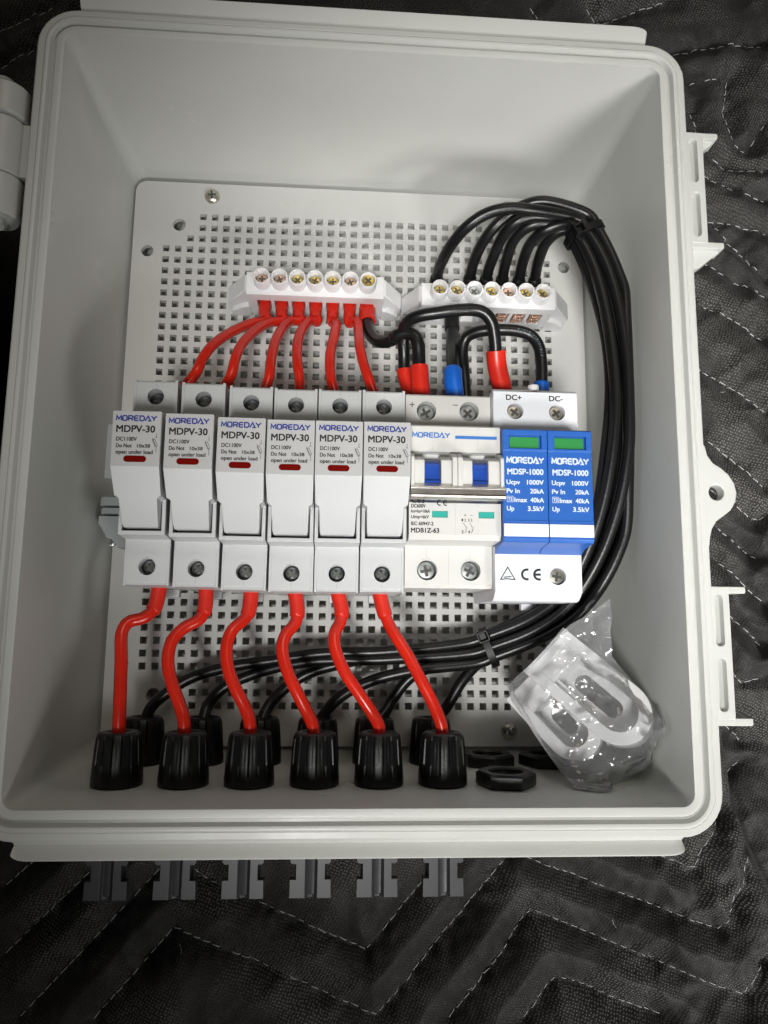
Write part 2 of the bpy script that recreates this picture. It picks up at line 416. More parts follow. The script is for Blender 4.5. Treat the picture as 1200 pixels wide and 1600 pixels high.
def rrect(hx, hy, r, n=8, cx=0, cy=0):
    pts = []
    for sx, sy, a0 in ((1,1,0),(-1,1,90),(-1,-1,180),(1,-1,270)):
        for i in range(n+1):
            a = math.radians(a0 + 90*i/n)
            pts.append((cx + sx*(hx-r) + r*math.cos(a), cy + sy*(hy-r) + r*math.sin(a)))
    return pts
def bridge(mb, rings, close_first=False, close_last=False):
    n = len(rings[0]); vs = [p for r in rings for p in r]; fs = []
    for i in range(len(rings)-1):
        for k in range(n):
            k2 = (k+1) % n; fs.append((i*n+k, i*n+k2, (i+1)*n+k2, (i+1)*n+k))
    if close_first: fs.append(list(range(n))[::-1])
    if close_last: fs.append([(len(rings)-1)*n+k for k in range(n)])
    mb.add(vs, fs)
def cyl_cutter(x, y, z0, z1, r, n=24, axis='z'):
    if axis == 'z': return MB().lathe([(r, 0), (r, z1-z0)], (x, y, z0), 'z', n).build('cutter', M_DARK, None, 0)
    return MB().lathe([(r, 0), (r, z1-z0)], (x, z0, y), 'y', n).build('cutter', M_DARK, None, 0)
def cross_screw(mb, x, y, z, r, m, rot=0.3, slot=True, dome=0.5):
    """screw head with a cross recess, axis z, top at z"""
    n = 24
    mb.use(m).lathe([(r, -2.2), (r, -dome-0.2), (r*0.86, -0.12), (r*0.5, 0.08*dome), (0.05, 0.12*dome)], (x, y, z), 'z', n)
    for k in range(2):
        a = rot + k*math.pi/2; c, s = math.cos(a), math.sin(a); l = r*0.62; w = r*0.17
        q = [(-l,-w),(l,-w),(l,w),(-l,w)]
        top = [(x+p*c-t*s, y+p*s+t*c, z+0.10) for p, t in q]
        l2 = l*0.6; w2 = w*0.35
        bot = [(x+p*c-t*s, y+p*s+t*c, z+0.10-0.02) for p, t in [(-l2,-w2),(l2,-w2),(l2,w2),(-l2,w2)]]
        mb.use(M_RECESS).add(bot + top, [(0,1,2,3),(0,1,5,4),(1,2,6,5),(2,3,7,6),(3,0,4,7)])
    return mb

BL_Z = -24.0          # blanket level around the box
# ------------------------------------------------------------------ enclosure
HX, HY, ZR = 123.4, 150.2, 86.2        # opening half sizes, rim height
box = thing('enclosure_box', 'open light grey plastic enclosure lying on a black quilted blanket', 'enclosure', (0, 0, -22))
mb = MB()
rings = []
def ring(d, z, r=None):
    r = (5 + d) if r is None else r
    rings.append([(x, y, z) for x, y in rrect(HX+d, HY+d, max(r, 1.5), 8)])
ring(-13.0, -13.0, 4.0)                 # inner floor edge, wide fillet up to the walls
ring(-10.0, -11.2, 5.0); ring(-7.6, -7.6, 6.0); ring(-5.6, -3.0, 7.0); ring(-4.4, 2.0, 7.5)
ring(-3.5, 9.0, 7.5); ring(-1.5, 50.0, 6.0)
ring(-0.35, ZR-0.9); ring(-0.1, ZR-0.2); ring(0.5, ZR)
ring(2.7, ZR); ring(3.1, ZR-0.25); ring(3.25, ZR-2.0); ring(4.7, ZR-2.0); ring(4.95, ZR-0.6)
ring(5.5, ZR+0.25); ring(6.1, ZR+0.45); ring(6.8, ZR+0.4); ring(7.3, ZR+0.1); ring(7.5, ZR-0.25); ring(7.7, ZR-0.1)
ring(9.8, ZR-0.15); ring(10.35, ZR-0.5); ring(10.5, ZR-1.2); ring(10.5, ZR-6.0); ring(9.8, ZR-6.5); ring(3.2, ZR-6.8)
ring(2.4, ZR-10); ring(-0.2, -16.0, 8); ring(-2.0, -21.0, 7); ring(-6.0, -22.0, 5)
bridge(mb, rings, True, True)
shell = mb.build('shell', M_BOX, box, 24)

# gutter lips along the two short sides
def lip(sy, yo, label):
    prof = [(9.6, ZR-0.35), (10.2, ZR-0.6), (11.5, ZR-2.4), (11.9, ZR-2.8), (12.3, ZR-2.6), (15.4+yo, ZR-0.45), (16.2+yo, ZR-0.2),
            (16.7+yo, ZR-0.6), (17.0+yo, ZR-1.6), (17.0+yo, ZR-6.5), (16.4+yo, ZR-7.2), (9.6, ZR-7.2)]
    m = MB(); X = [-118.6, -118.3, -117.4, -115.8, -113.4, 113.4, 115.8, 117.4, 118.3, 118.6]
    sq = [0.25, 0.5, 0.72, 0.90, 1, 1, 0.90, 0.72, 0.5, 0.25]
    R = []
    for x, s in zip(X, sq):
        row = []
        for y, z in prof:
            yy = y if y < 12.0 else 12.0 + (y-12.0)*(0.45+0.55*s)
            row.append((x, sy*(HY+yy), z))
        R.append(row)
    bridge(m, R, True, True)
    return m.build('gutter_lip', M_BOX, box, 24)
lip(1, 2.4, ''); lip(-1, 0.0, '')

# latch brackets on the right flange
def latch(y0, y1, gusset):
    """y0 top, y1 bottom"""
    m = MB(); zt = ZR-0.35
    m.prism([(132.0, y0), (140.6, y0), (140.6, y1), (132.0, y1)], ZR-5.5, zt, 'z')
    o = m.build('latch_bracket', M_BOX, box, 40)
    h = (abs(y1-y0))
    cs = []
    bpy.context.view_layer.update()
    for a, b in ((0.06, 0.455), (0.545, 0.94)):
        ya, yb = y0-h*a-1.7, y0-h*b+1.7
        pts = [(136.3+1.65*math.cos(t), ya+1.65*math.sin(t)) for t in [math.pi*i/8 for i in range(9)]] + \
              [(136.3+1.65*math.cos(t), yb+1.65*math.sin(t)) for t in [math.pi+math.pi*i/8 for i in range(9)]]
        cs.append(MB().prism(pts, zt-3.0, zt+3, 'z').build('cutter', M_BOX, None, 0))
    cut(o, cs); add_bevel(o, 0.35)
    for yy, up in ((y0, 1), (y1, -1)):
        f = MB(); ya, yb = (yy+0.0, yy-2.6) if up > 0 else (yy+0.6, yy-2.2)
        xs_ = 139.4 if up > 0 else 133.4
        f.prism([(xs_, ya), (147.0, ya), (147.3, ya-0.5), (147.3, yb+0.5), (146.9, yb), (xs_, yb)], ZR-9, zt-0.12, 'z')
        f.build('latch_fin', M_BOX, box, 40, bevel=0.35)
        if gusset:
            g = MB()
            if up > 0: g.prism([(140.3, yb+0.2), (146.6, yb+0.2), (140.3, yb-5.8)], ZR-8.6, ZR-3.0, 'z')
            else: g.prism([(133.0, yb+0.2), (146.4, yb+0.2), (141.0, yb-4.6), (137.0, yb-7.6), (133.0, yb-8.6)], ZR-8.6, ZR-3.0, 'z')
            g.build('latch_gusset', M_BOX, box, 40, bevel=0.25)
latch(120.8, 71.0, True)
latch(-69.6, -119.2, False)

# mounting ear with a round hole
pts = [(132,-12.5),(134.3,-14.5),(135.2,-18.4),(137.2,-21.3),(140.4,-23.3),(143.2,-25.8),(145.4,-29.4),(146.1,-33.2),(145.4,-36.6),(143.3,-40.0),(140.2,-42.4),(137.3,-44.4),(135.4,-47.4),(134.4,-51.0),(134.0,-54.4),(132,-55.5)]
ear = MB().prism(pts, ZR-5.5, ZR-0.30, 'z').build('mounting_ear', M_BOX, box, 40)
cut(ear, [cyl_cutter(137.9, -33.1, ZR-12, ZR+5, 3.0)]); add_bevel(ear, 0.5, 3)

# hinge on the left flange: three knuckles and a pin
hx, hz = -147.0, 78.5
def knuckle(name, y0, y1, r, arm, m=M_BOX):
    k = MB(); k.lathe([(r-0.8, 0), (r, 0.8), (r, y1-y0-0.8), (r-0.8, y1-y0)], (hx, y0, hz), 'y', 28)
    if arm: k.prism([(hx, hz+r-0.3), (hx+4.5, hz+r-1.4), (hx+8.0, hz+1.0), (-132.6, hz+0.2), (-132.6, ZR-13), (hx, hz-5)], y0+0.6, y1-0.6, 'y')
    return k.build(name, m, box, 40)
knuckle('hinge_knuckle', 89.2, 113.2, 8.0, True)
knuckle('hinge_knuckle', 113.9, 127.5, 8.9, False)
knuckle('hinge_knuckle', 71.5, 88.5, 8.9, False)
k = MB(); k.lathe([(5.0, 0), (5.0, 61), (4.2, 62)], (hx-1.0, 68.5, hz+2.0), 'y', 24); k.lathe([(0.4, 0), (2.6, 5)], (hx-0.5, 65.6, hz+4.5), 'y', 14)
k.build('hinge_pin', M_BOX, box, 40)
# the door, swung fully open and hanging out over the left side
mb = MB(); rings = []
for d, z in ((0, 58), (0.2, 84), (-0.6, 86), (-3, 86.2), (-5, 86.0), (-5.6, 84), (-6, 62)):
    rings.append([(x, y, z) for x, y in rrect(134+d, 161+d, 15+d, 8, -291.5, -6.0)])
bridge(mb, rings, True, True); mb.build('door', M_BOX, box, 40)

# ------------------------------------------------------------------ perforated mounting plate
plate = thing('mounting_plate', 'light grey perforated mounting plate inside the enclosure', 'mounting plate', (0, 0, -3))
PT, PB = 0.0, -3.0                       # top and underside
P0x, P0y, PITCH, HS = -81.82, 121.81, 6.0, 1.65
def row_range(j):
    if j in (0, 1): return 0, 27
    if j == 2: return -1, 28
    if j == 39: return 0, 27
    if j in (40, 41): return 1, 26
    return -3, 30
xs = [-116.9, -111.0]; ys = [140.6, 134.6]
for i in range(-3, 31): xs += [P0x+i*PITCH-HS, P0x+i*PITCH+HS]
for j in range(42): ys += [P0y-j*PITCH+HS, P0y-j*PITCH-HS]
xs += [111.4, 117.3]; ys += [-136.6, -142.6]
nx, ny = len(xs), len(ys)
v = []; f = []
for z in (PT, PB):
    for y in ys:
        for x in xs: v.append((x, y, z))
idx = lambda i, j, k: k*nx*ny + j*nx + i
hole = set()
for j in range(42):
    a, b = row_range(j)
    for i in range(a, b+1): hole.add((2+2*(i+3), 2+2*j))
corner = {(0, 0), (nx-2, 0), (0, ny-2), (nx-2, ny-2)}
solid = lambda i, j: 0 <= i < nx-1 and 0 <= j < ny-1 and (i, j) not in hole and (i, j) not in corner
for j in range(ny-1):
    for i in range(nx-1):
        if solid(i, j):
            f.append((idx(i,j,0), idx(i,j+1,0), idx(i+1,j+1,0), idx(i+1,j,0)))
            f.append((idx(i,j,1), idx(i+1,j,1), idx(i+1,j+1,1), idx(i,j+1,1)))
            for (di, dj, p, q) in ((-1,0,(i,j),(i,j+1)),(1,0,(i+1,j+1),(i+1,j)),(0,-1,(i+1,j),(i,j)),(0,1,(i,j+1),(i+1,j+1))):
                n_ = (i+di, j+dj)
                if not solid(*n_) and n_ not in corner:
                    f.append((idx(*p,0), idx(*p,1), idx(*q,1), idx(*q,0)))
for (ci, cj) in corner:                   # rounded corners
    ii = 1 if ci == 0 else nx-2; jj = 1 if cj == 0 else ny-2
    cx, cy = xs[ii], ys[jj]; ax = xs[0 if ci == 0 else nx-1]-cx; ay = ys[0 if cj == 0 else ny-1]-cy
    top = []; bot = []
    for s in range(9):
        t = math.pi/2*s/8
        v.append((cx+ax*math.cos(t), cy+ay*math.sin(t), PT)); top.append(len(v)-1)
        v.append((cx+ax*math.cos(t), cy+ay*math.sin(t), PB)); bot.append(len(v)-1)
    f.append([idx(ii,jj,0)] + top); f.append([idx(ii,jj,1)] + bot[::-1])
    for s in range(8): f.append((top[s], bot[s], bot[s+1], top[s+1]))
mb = MB(); mb.v = v; mb.f = f; mb.mi = [0]*len(f); mb.mats = [M_PLATE]
panel = mb.build('panel', None, plate, 30)
bm = bmesh.new(); bm.from_mesh(panel.data); bmesh.ops.remove_doubles(bm, verts=bm.verts, dist=1e-6)
bmesh.ops.delete(bm, geom=[q for q in bm.verts if not q.link_faces], context='VERTS')
bmesh.ops.recalc_face_normals(bm, faces=bm.faces); bm.to_mesh(panel.data); bm.free()
cut(panel, [cyl_cutter(x, y, -9, 5, r) for x, y, r in ((-93.9, 117.0, 3.3), (-109.2, 102.0, 3.1), (107.4, 102.3, 3.1), (93.5, 117.0, 3.3), (-93.9, -119.5, 3.3), (-109.2, -105.0, 3.1), (107.4, -105.0, 3.1), (93.5, -119.5, 3.3))])
for x, y in ((-40, 130), (60, -128), (14.6, -101), (-31, -131), (-99, -131)):
    MB().lathe([(2.6, 0), (2.6, 0.12), (2.3, 0.16)], (x, y, PT), 'z', 24).build('moulding_mark', M_PLATE, plate, 40)
def pan_screw(x, y, z, label, parent=None, r=3.9, rot=0.1):
    t = thing('pan_head_screw', label, 'screw', (x, y, z))
    m = MB(); m.use(M_NICKEL).lathe([(r, 0.0), (r, 0.5), (r*0.93, 1.2), (r*0.7, 2.0), (r*0.35, 2.4), (0.05, 2.5)], (x, y, z), 'z', 32); m.build('head', None, t, 50)
    m = MB()
    for k in range(2):
        a = rot + k*math.pi/2; c, s = math.cos(a), math.sin(a)
        q = [(-r*0.55,-r*0.12),(r*0.55,-r*0.12),(r*0.55,r*0.12),(-r*0.55,r*0.12)]
        m.prism([(x+p*c-w*s, y+p*s+w*c) for p, w in q], z+1.2+0.01*k, z+2.56+0.01*k, 'z')
    m.build('cross_recess', M_RECESS, t, 0)
    return t
pan_screw(-77.7, 133.2, 0.05, 'nickel cross head screw in the top left of the perforated plate')
pan_screw(74.7, -135.2, 0.05, 'nickel cross head screw at the bottom of the perforated plate beside the plastic bag', rot=0.6)
pan_screw(77.3, 134.4, 0.05, 'nickel screw at the top of the plate half hidden behind the black wire loops', rot=0.4)
# posts of the enclosure that carry the plate
for x in (-100, 100):
    for y in (-125, 125):
        MB().lathe([(5, 0), (5, 9.8)], (x, y, -13.0), 'z', 20).build('plate_post', M_BOX, box, 40)

# ------------------------------------------------------------------ DIN rail and end stop
rail = MB().prism([(-44, 0.15), (-18, 0.15), (-18, 12.8), (-13.6, 12.8), (-13.6, 14.0), (-19.2, 14.0), (-19.2, 1.3), (-42.8, 1.3), (-42.8, 14.0), (-48.4, 14.0), (-48.4, 12.8), (-44, 12.8)], -97, 96)
rail = rail.build('din_rail', M_RAIL, None, 30)
tag(rail, 'zinc plated steel mounting rail behind the row of fuse holders', 'rail')

stop = thing('rail_end_stop', 'ribbed grey plastic end stop clamped on the rail left of the fuse holders', 'end stop', (-106, -38, 0.1))
for (a, b, x0, z1) in ((-29.6, -33.6, -117.2, 23), (-34.4, -37.2, -117.0, 22), ):
    MB().prism([(x0, 8), (x0, z1-2), (x0+1.2, z1-2), (x0+1.2, z1), (-93.6, z1), (-93.6, 8)], a, b, 'y').build('rib', M_STOP, stop, 30, bevel=0.25)
MB().prism([(-117.8, -38.0), (-93.6, -38.0), (-93.6, -52.5), (-108.5, -52.5), (-111.5, -48.6), (-113.6, -48.2), (-118.0, -41.2)], 0.2, 20.5, 'z').build('foot', M_STOP, stop, 30, bevel=0.3)
MB().box(-103.5, -93.6, -28.5, -6.0, 40, 62).build('latch', M_STOP, stop, 30, bevel=0.3)
MB().box(-102.0, -94.0, -38.0, -20.0, 0.2, 42).build('post', M_STOP, stop, 30, bevel=0.3)
m = MB(); cross_screw(m, -112.2, -50.2, 18, 1.6, M_STEEL); m.build('clamp_screw', None, stop, 40)

# ------------------------------------------------------------------ fuse holder (prototype centred on x = 0, y = 0 at the top end)
def terminal_screw(name, x, y, z, r, parent, m=M_STEEL, rot=0.3, depth=3.2):
    """deep terminal screw seen down its well"""
    q = MB(); cross_screw(q, x, y, z-depth, r, m, rot)
    return q.build(name, None, parent, 40)
def make_fuse():
    t = thing('fuse_holder', '', 'fuse holder', (0, 0, 14), 'fuse holders in a row on the rail')
    hw = 8.82
    m = MB()
    m.prism([(10.2, 17), (10.2, 65.4), (9.4, 66.2), (-6.5, 66.2), (-6.5, 76.0), (-41.0, 76.0), (-41.0, 63.0), (-52.6, 63.0), (-52.6, 77.0), (-54.2, 77.0), (-54.9, 66.2), (-71.6, 66.2), (-72.7, 65.2), (-72.7, 17), (-58, 14.3), (-5, 14.3)], -hw, hw)
    body = m.build('body', M_FUSE, t, 35)
    cut(body, [cyl_cutter(0.0, 3.3, 52, 80, 3.35), cyl_cutter(0.2, -65.6, 52, 80, 3.35)])
    add_bevel(body, 0.3)
    for s in (-1, 1):
        MB().box(s*8.78, s*7.35, -54.0, -40.5, 60, 76.95).build('side_cheek', M_FUSE, t, 30, bevel=0.25)
        # narrow shoulder ribs beside the top screw
        MB().box(s*8.80, s*7.6, -6.3, 10.4, 50, 66.42).build('shoulder_rib', M_FUSE, t, 30, bevel=0.25)
        MB().box(s*8.80, s*7.7, -72.95, -58.0, 50, 66.4).build('shoulder_rib', M_FUSE, t, 30, bevel=0.25)
    MB().box(-7.3, 7.3, -52.5, -41.1, 60, 72.5).build('pocket_shade', M_DARK, t, 0)  # dark box stands in for the shade inside the handle pocket
    for y in (3.3, -65.6):
        q = MB(); q.lathe([(3.3, 0), (3.6, 0), (3.6, 0.18), (3.3, 0.18)], (0.1, y, 66.22), 'z', 28, False); q.build('well_rim', M_FUSE, t, 30)
        terminal_screw('terminal_screw', 0.1, y, 66.2, 3.1, t, M_DSCREW, 0.3 if y > 0 else 0.9, 4.6)
    # raised arc line moulded on the lower shoulder
    q = MB(); a = arc(0.1, -65.6, 6.0, 6.2, 20, 160, 16)
    stroke(q, a, 0.22, 66.3, M_FUSE); q.build('arc_line', None, t, 0)
    q = MB(); stroke(q, [(0.1, 9.2), (0.1, 7.0)], 0.13, 66.24, M_SEAM); q.build('seam_line', None, t, 0, recalc=False)
    q = MB(); stroke(q, [(0.1, -69.2), (0.1, -71.4)], 0.13, 66.24, M_SEAM); q.build('seam_line', None, t, 0, recalc=False)
    # handle
    h = MB()
    secs = [(-9.8, 8.85, 70.5, 90.9), (-30.7, 8.85, 70.5, 91.1), (-40.4, 8.55, 70.5, 85.2), (-41.4, 7.1, 68, 84.6), (-50.2, 6.75, 66, 79.6), (-51.6, 6.4, 66, 78.2)]
    R = [[(-w, y, z0), (w, y, z0), (w, y, z1), (-w, y, z1)] for y, w, z0, z1 in secs]
    bridge(h, R, True, True)
    hd = h.build('handle', M_FUSE, t, 20, bevel=0.3)
    # printed label
    lz = 91.2
    lab = MB(); lab.prism([(-8.62, -10.0), (8.62, -10.0), (8.62, -30.7), (-8.62, -30.7)], 90.75, lz-0.06, 'z')
    lab.build('label_plate', M_LABEL, t, 0)
    p = MB(); X = lambda mm: -8.9+mm; Y = lambda mm: -9.8-mm
    wordmark(p, X(1.4), X(16.2), Y(4.05), 2.3, lz, M_INKBLUE)
    print_text(p, 'MDPV-30', X(1.75), X(15.6), Y(8.15), 2.5, lz, M_INKB)
    print_text(p, 'DC1100V', X(1.9), X(9.2), Y(11.45), 1.4, lz, M_INKB)
    print_text(p, 'Do Not', X(1.9), X(7.5), Y(13.95), 1.4, lz, M_INKB)
    print_text(p, '10x38', X(9.5), X(14.1), Y(13.9), 1.25, lz, M_INKB)
    print_text(p, 'open under load', X(1.9), X(15.2), Y(16.3), 1.4, lz, M_INKB)
    w = 0.16                                  # fuse symbol
    stroke(p, [(X(16.3), Y(8.4)), (X(16.3), Y(10.0))], w, lz, M_INKB); stroke(p, [(X(15.8), Y(10.0)), (X(16.7), Y(10.0))], w, lz, M_INKB)
    stroke(p, [(X(14.8), Y(10.2)), (X(16.4), Y(13.6)), (X(16.4), Y(15.8))], w, lz, M_INKB)
    stroke(p, [(X(14.9), Y(11.0)), (X(15.7), Y(10.6)), (X(16.8), Y(13.1)), (X(16.0), Y(13.5))], w, lz, M_INKB, True)
    p.build('printed_text', None, t, 0, recalc=False)
    r = 1.18; pts = [(3.0+r*math.cos(a), r*math.sin(a)) for a in [math.radians(-90+180*i/8) for i in range(9)]] + [(-2.8+r*math.cos(a), r*math.sin(a)) for a in [math.radians(90+180*i/8) for i in range(9)]]
    MB().prism([(X(8.8)+a, Y(18.2)+b) for a, b in pts], 90.6, lz+0.15, 'z').build('indicator_lens', M_LENS, t, 0)
    # clip foot at the lower end
    MB().box(-3.2, 3.2, -76.0, -70.0, 14.3, 19.0).build('rail_clip', M_FUSE, t, 30, bevel=0.5)
    return t
fuse_x = [(-83.9, 1.5, 0.006), (-64.75, 1.0, 0.004), (-45.55, 0.1, -0.003), (-27.35, -0.25, 0.001), (-9.3, -0.15, -0.001), (8.75, 0.0, 0.0)]
ordinal = ['first', 'second', 'third', 'fourth', 'fifth', 'sixth']
fl = ['grey fuse holder at the left end of the row, next to the ribbed end stop', 'grey fuse holder second from the left in the row', 'grey fuse holder third from the left in the row',
      'grey fuse holder fourth from the left in the row', 'grey fuse holder fifth from the left, second away from the breaker', 'grey fuse holder at the right end of the row, touching the white breaker']
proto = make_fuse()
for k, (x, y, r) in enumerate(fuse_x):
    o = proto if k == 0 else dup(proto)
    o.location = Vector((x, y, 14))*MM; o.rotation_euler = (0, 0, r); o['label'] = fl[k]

# ------------------------------------------------------------------ two-pole breaker
bx0, bx1 = 18.35, 54.5; bc = (bx0+bx1)/2
brk = thing('circuit_breaker', 'white two pole circuit breaker with blue toggles under a steel bar', 'circuit breaker', (bc, -30, 14))
m = MB()
m.prism([(11.2, 16), (11.2, 59.5), (10.5, 60.2), (-6.2, 60.2), (-6.9, 77.2), (-7.6, 78.0), (-17.8, 78.0), (-18.0, 73.0), (-38.0, 73.0), (-38.2, 78.0), (-50.6, 78.0), (-52.6, 76.4), (-53.3, 60.2), (-69.0, 60.2), (-70.6, 59.0), (-70.6, 16), (-58, 14.3), (-2, 14.3)], bx0, bx1)
body = m.build('body', M_MCB, brk, 35)
scr = [(27.2, 3.9), (45.4, 4.2), (27.6, -63.3), (45.6, -63.3)]
cs = [cyl_cutter(x, y, 50, 70, 4.15, 32) for x, y in scr]
wins = [(bx0+9.0, bx0+15.2), (bx0+27.3, bx0+33.5)]
for a, b in wins: cs.append(MB().box(a, b, -44.0, -41.4, 77.0, 80).build('cutter', M_DARK, None, 0))
# pole seams
for x in (bx0+9, bx0+18.05, bx0+27.1):
    cs.append(MB().box(x-0.09, x+0.09, -80, 20, 77.75, 82).build('cutter', M_MCB, None, 0))
    cs.append(MB().box(x-0.09, x+0.09, -75, -53.9, 59.95, 62).build('cutter', M_MCB, None, 0))
    cs.append(MB().box(x-0.07, x+0.07, -5.5, 12, 60.0, 62).build('cutter', M_MCB, None, 0))
cut(body, cs); add_bevel(body, 0.18)
for k, (x, y) in enumerate(scr):
    terminal_screw('terminal_screw', x-0.1, y-0.1, 60.2, 3.8, brk, M_STEEL, [0.5, 0.8, 0.2, 1.1][k], 3.0)
    q = MB(); q.lathe([(4.15, 0), (4.6, 0), (4.6, 0.16), (4.15, 0.16)], (x, y, 60.2), 'z', 28, False); q.build('well_rim', M_MCB, brk, 30)
for a, b in wins: MB().box(a+0.1, b-0.1, -43.9, -41.5, 76.4, 77.5).build('status_window', M_TEAL, brk, 0)
def hump(x0, x1, y0, y1, ztop, name, m, base=72.0, n=14):
    pts = [(y0, base)]
    cy = (y0+y1)/2; ry = abs(y1-y0)/2
    for i in range(n+1):
        a = math.pi*i/n
        pts.append((cy+ry*math.cos(a), base+(ztop-base)*min(1, math.sin(a)*1.25)**0.8))
    pts.append((y1, base))
    return MB().prism(pts, x0, x1).build(name, m, brk, 40, bevel=0.3)
for (a, b) in ((0.0, 1.4), (16.0, 18.0), (18.1, 20.1), (34.7, 36.1)): hump(bx0+a, bx0+b, -17.9, -36.5, 85.0, 'toggle_ridge', M_MCB)
for (a, b) in ((1.4, 5.4), (11.8, 16.0), (20.1, 24.0), (30.2, 34.7)): hump(bx0+a, bx0+b, -19.4, -35.0, 83.6, 'toggle_cheek', M_MCB)
for a in (5.45, 24.05):
    hump(bx0+a, bx0+a+6.25, -20.6, -35.4, 81.4, 'toggle_drum', M_DRUM)
    MB().box(bx0+a-3.6, bx0+a+10.2, -35.6, -30.2, 79, 83.0).build('toggle_lever', M_DRUM, brk, 30, bevel=0.3)
# steel tie bar
MB().prism([(-31.3, 83.2), (-33.2, 85.8), (-33.7, 85.2), (-35.6, 85.2), (-35.9, 86.0), (-36.6, 86.4), (-37.4, 86.0), (-37.8, 84.8), (-37.8, 82.8), (-31.3, 82.8)], bx0-0.1, bx1+0.3).build('tie_bar', M_BAR, brk, 30, bevel=0.15)
p = MB(); X = lambda mm: bx0+mm; Y = lambda mm: -7.5-mm; lz = 78.08
wordmark(p, X(1.1), X(16.2), Y(4.8), 2.3, lz, M_INKBLUE2)
p.use(M_INKBLUE2).add([(X(18.2), Y(4.9), lz), (X(34.8), Y(4.9), lz), (X(34.8), Y(3.65), lz), (X(18.2), Y(3.65), lz)], [(0,1,2,3)])
p.build('logo_print', None, brk, 0, recalc=False); p = MB()
print_text(p, 'C63', X(0.9), X(6.0), Y(30.9), 2.0, lz, M_INKB)
def ce_mark(p, x, yb, h, z):
    r = h/2; w = h*0.19
    stroke(p, arc(x+r, yb+r, r-w/2, r-w/2, 70, 290, 14), w, z, M_INKB)
    x2 = x+h*1.02
    stroke(p, arc(x2+r, yb+r, r-w/2, r-w/2, 70, 290, 14), w, z, M_INKB); stroke(p, [(x2+w, yb+r), (x2+r*1.3, yb+r)], w, z, M_INKB)
ce_mark(p, X(10.8), Y(31.9), 2.4, lz)
print_text(p, 'DC600V', X(0.8), X(6.4), Y(32.75), 1.35, lz, M_INKB)
print_text(p, 'Icu=Ics=10kA', X(0.8), X(8.1), Y(34.7), 1.15, lz, M_INKB)
print_text(p, 'Uimp=6kV', X(0.8), X(7.7), Y(36.95), 1.2, lz, M_INKB)
print_text(p, 'IEC 60947-2', X(0.8), X(9.5), Y(39.65), 1.3, lz, M_INKB)
print_text(p, 'MDB1Z-63', X(0.8), X(11.7), Y(42.5), 1.75, lz, M_INKB)
p.build('rating_print', None, brk, 0, recalc=False); p = MB()
w = 0.15
for k, (x, n1, n2, sg) in enumerate(((22.0, '1', '2', '+'), (24.5, '3', '4', '-'))):
    stroke(p, [(X(x-0.5), Y(35.4)), (X(x+0.5), Y(35.4))], w, lz, M_INKB)
    if sg == '+': stroke(p, [(X(x), Y(34.9)), (X(x), Y(35.9))], w, lz, M_INKB)
    print_text(p, n1, X(x-1.4), X(x-0.9), Y(37.8), 1.0, lz, M_INKB); print_text(p, n2, X(x-1.4), X(x-0.7), Y(42.5), 1.1, lz, M_INKB)
    stroke(p, [(X(x), Y(36.6)), (X(x), Y(38.0))], w, lz, M_INKB); stroke(p, [(X(x-0.3), Y(37.2)), (X(x+0.3), Y(37.2))], w, lz, M_INKB); stroke(p, [(X(x-0.35), Y(37.9)), (X(x+0.35), Y(37.9))], w, lz, M_INKB)
    stroke(p, [(X(x-0.9), Y(38.3)), (X(x), Y(39.6)), (X(x), Y(40.0)), (X(x+0.6), Y(40.0)), (X(x+0.6), Y(40.8)), (X(x+0.1), Y(41.0)), (X(x+0.5), Y(41.6)), (X(x), Y(41.9)), (X(x-0.2), Y(42.5))], w, lz, M_INKB)
p.build('circuit_diagram', None, brk, 0, recalc=False); p = MB()
z6 = 60.28
stroke(p, [(20.0, 6.5), (22.2, 6.5)], 0.32, z6, M_INKB); stroke(p, [(21.1, 5.4), (21.1, 7.6)], 0.32, z6, M_INKB)
p.build('plus_sign', None, brk, 0, recalc=False); p = MB()
stroke(p, [(38.4, 6.8), (40.6, 6.8)], 0.32, z6, M_INKB)
p.build('minus_sign', None, brk, 0, recalc=False)

# ------------------------------------------------------------------ surge arrester
sx0, sx1 = 54.75, 90.6; sc_ = (sx0+sx1)/2
spd = thing('surge_arrester', 'white surge protector base holding two blue plug-in modules', 'surge protector', (sc_, -30, 14))
m = MB()
m.prism([(13.3, 18), (13.3, 63.5), (12.0, 65.0), (-5.8, 65.0), (-6.6, 60), (-53.0, 60), (-53.4, 65.0), (-71.6, 65.0), (-75.2, 60.5), (-75.6, 58), (-75.6, 18), (-62, 14.3), (-2, 14.3)], sx0, sx1)
body = m.build('base', M_SPD, spd, 35)
scr = [(64.0, 3.5), (81.8, 3.4), (80.5, -65.4)]
cs = [cyl_cutter(x, y, 55, 70, 3.45, 28) for x, y in scr]
cs.append(MB().box(72.0, 73.6, 12.2, 15, 40, 70).build('cutter', M_SPD, None, 0))
cut(body, cs); add_bevel(body, 0.3)
for k, (x, y) in enumerate(scr):
    terminal_screw('terminal_screw', x, y, 65, 3.2, spd, M_NICKEL, [0.9, 0.6, 1.4][k], 1.5)
    q = MB(); q.lathe([(3.45, 0), (4.7, 0), (4.7, 0.22), (3.45, 0.22)], (x, y, 65.0), 'z', 32, False); q.build('well_rim', M_SPD, spd, 30)
MB().box(77.0, 84.0, -72.0, -69.2, 64.6, 65.24).build('well_tab', M_SPD, spd, 30, bevel=0.1)
for x0, x1 in ((59.8, 67.0), (78.3, 84.6)):
    MB().box(x0, x1, 7.6, 11.4, 64.6, 65.14).build('marking_pad', M_WSTRIPE, spd, 0)
MB().lathe([(2.4, 0), (2.4, 2.5)], (73.8, 14.5, 58), 'y', 16).build('marker_peg', M_NYLON, spd, 40)
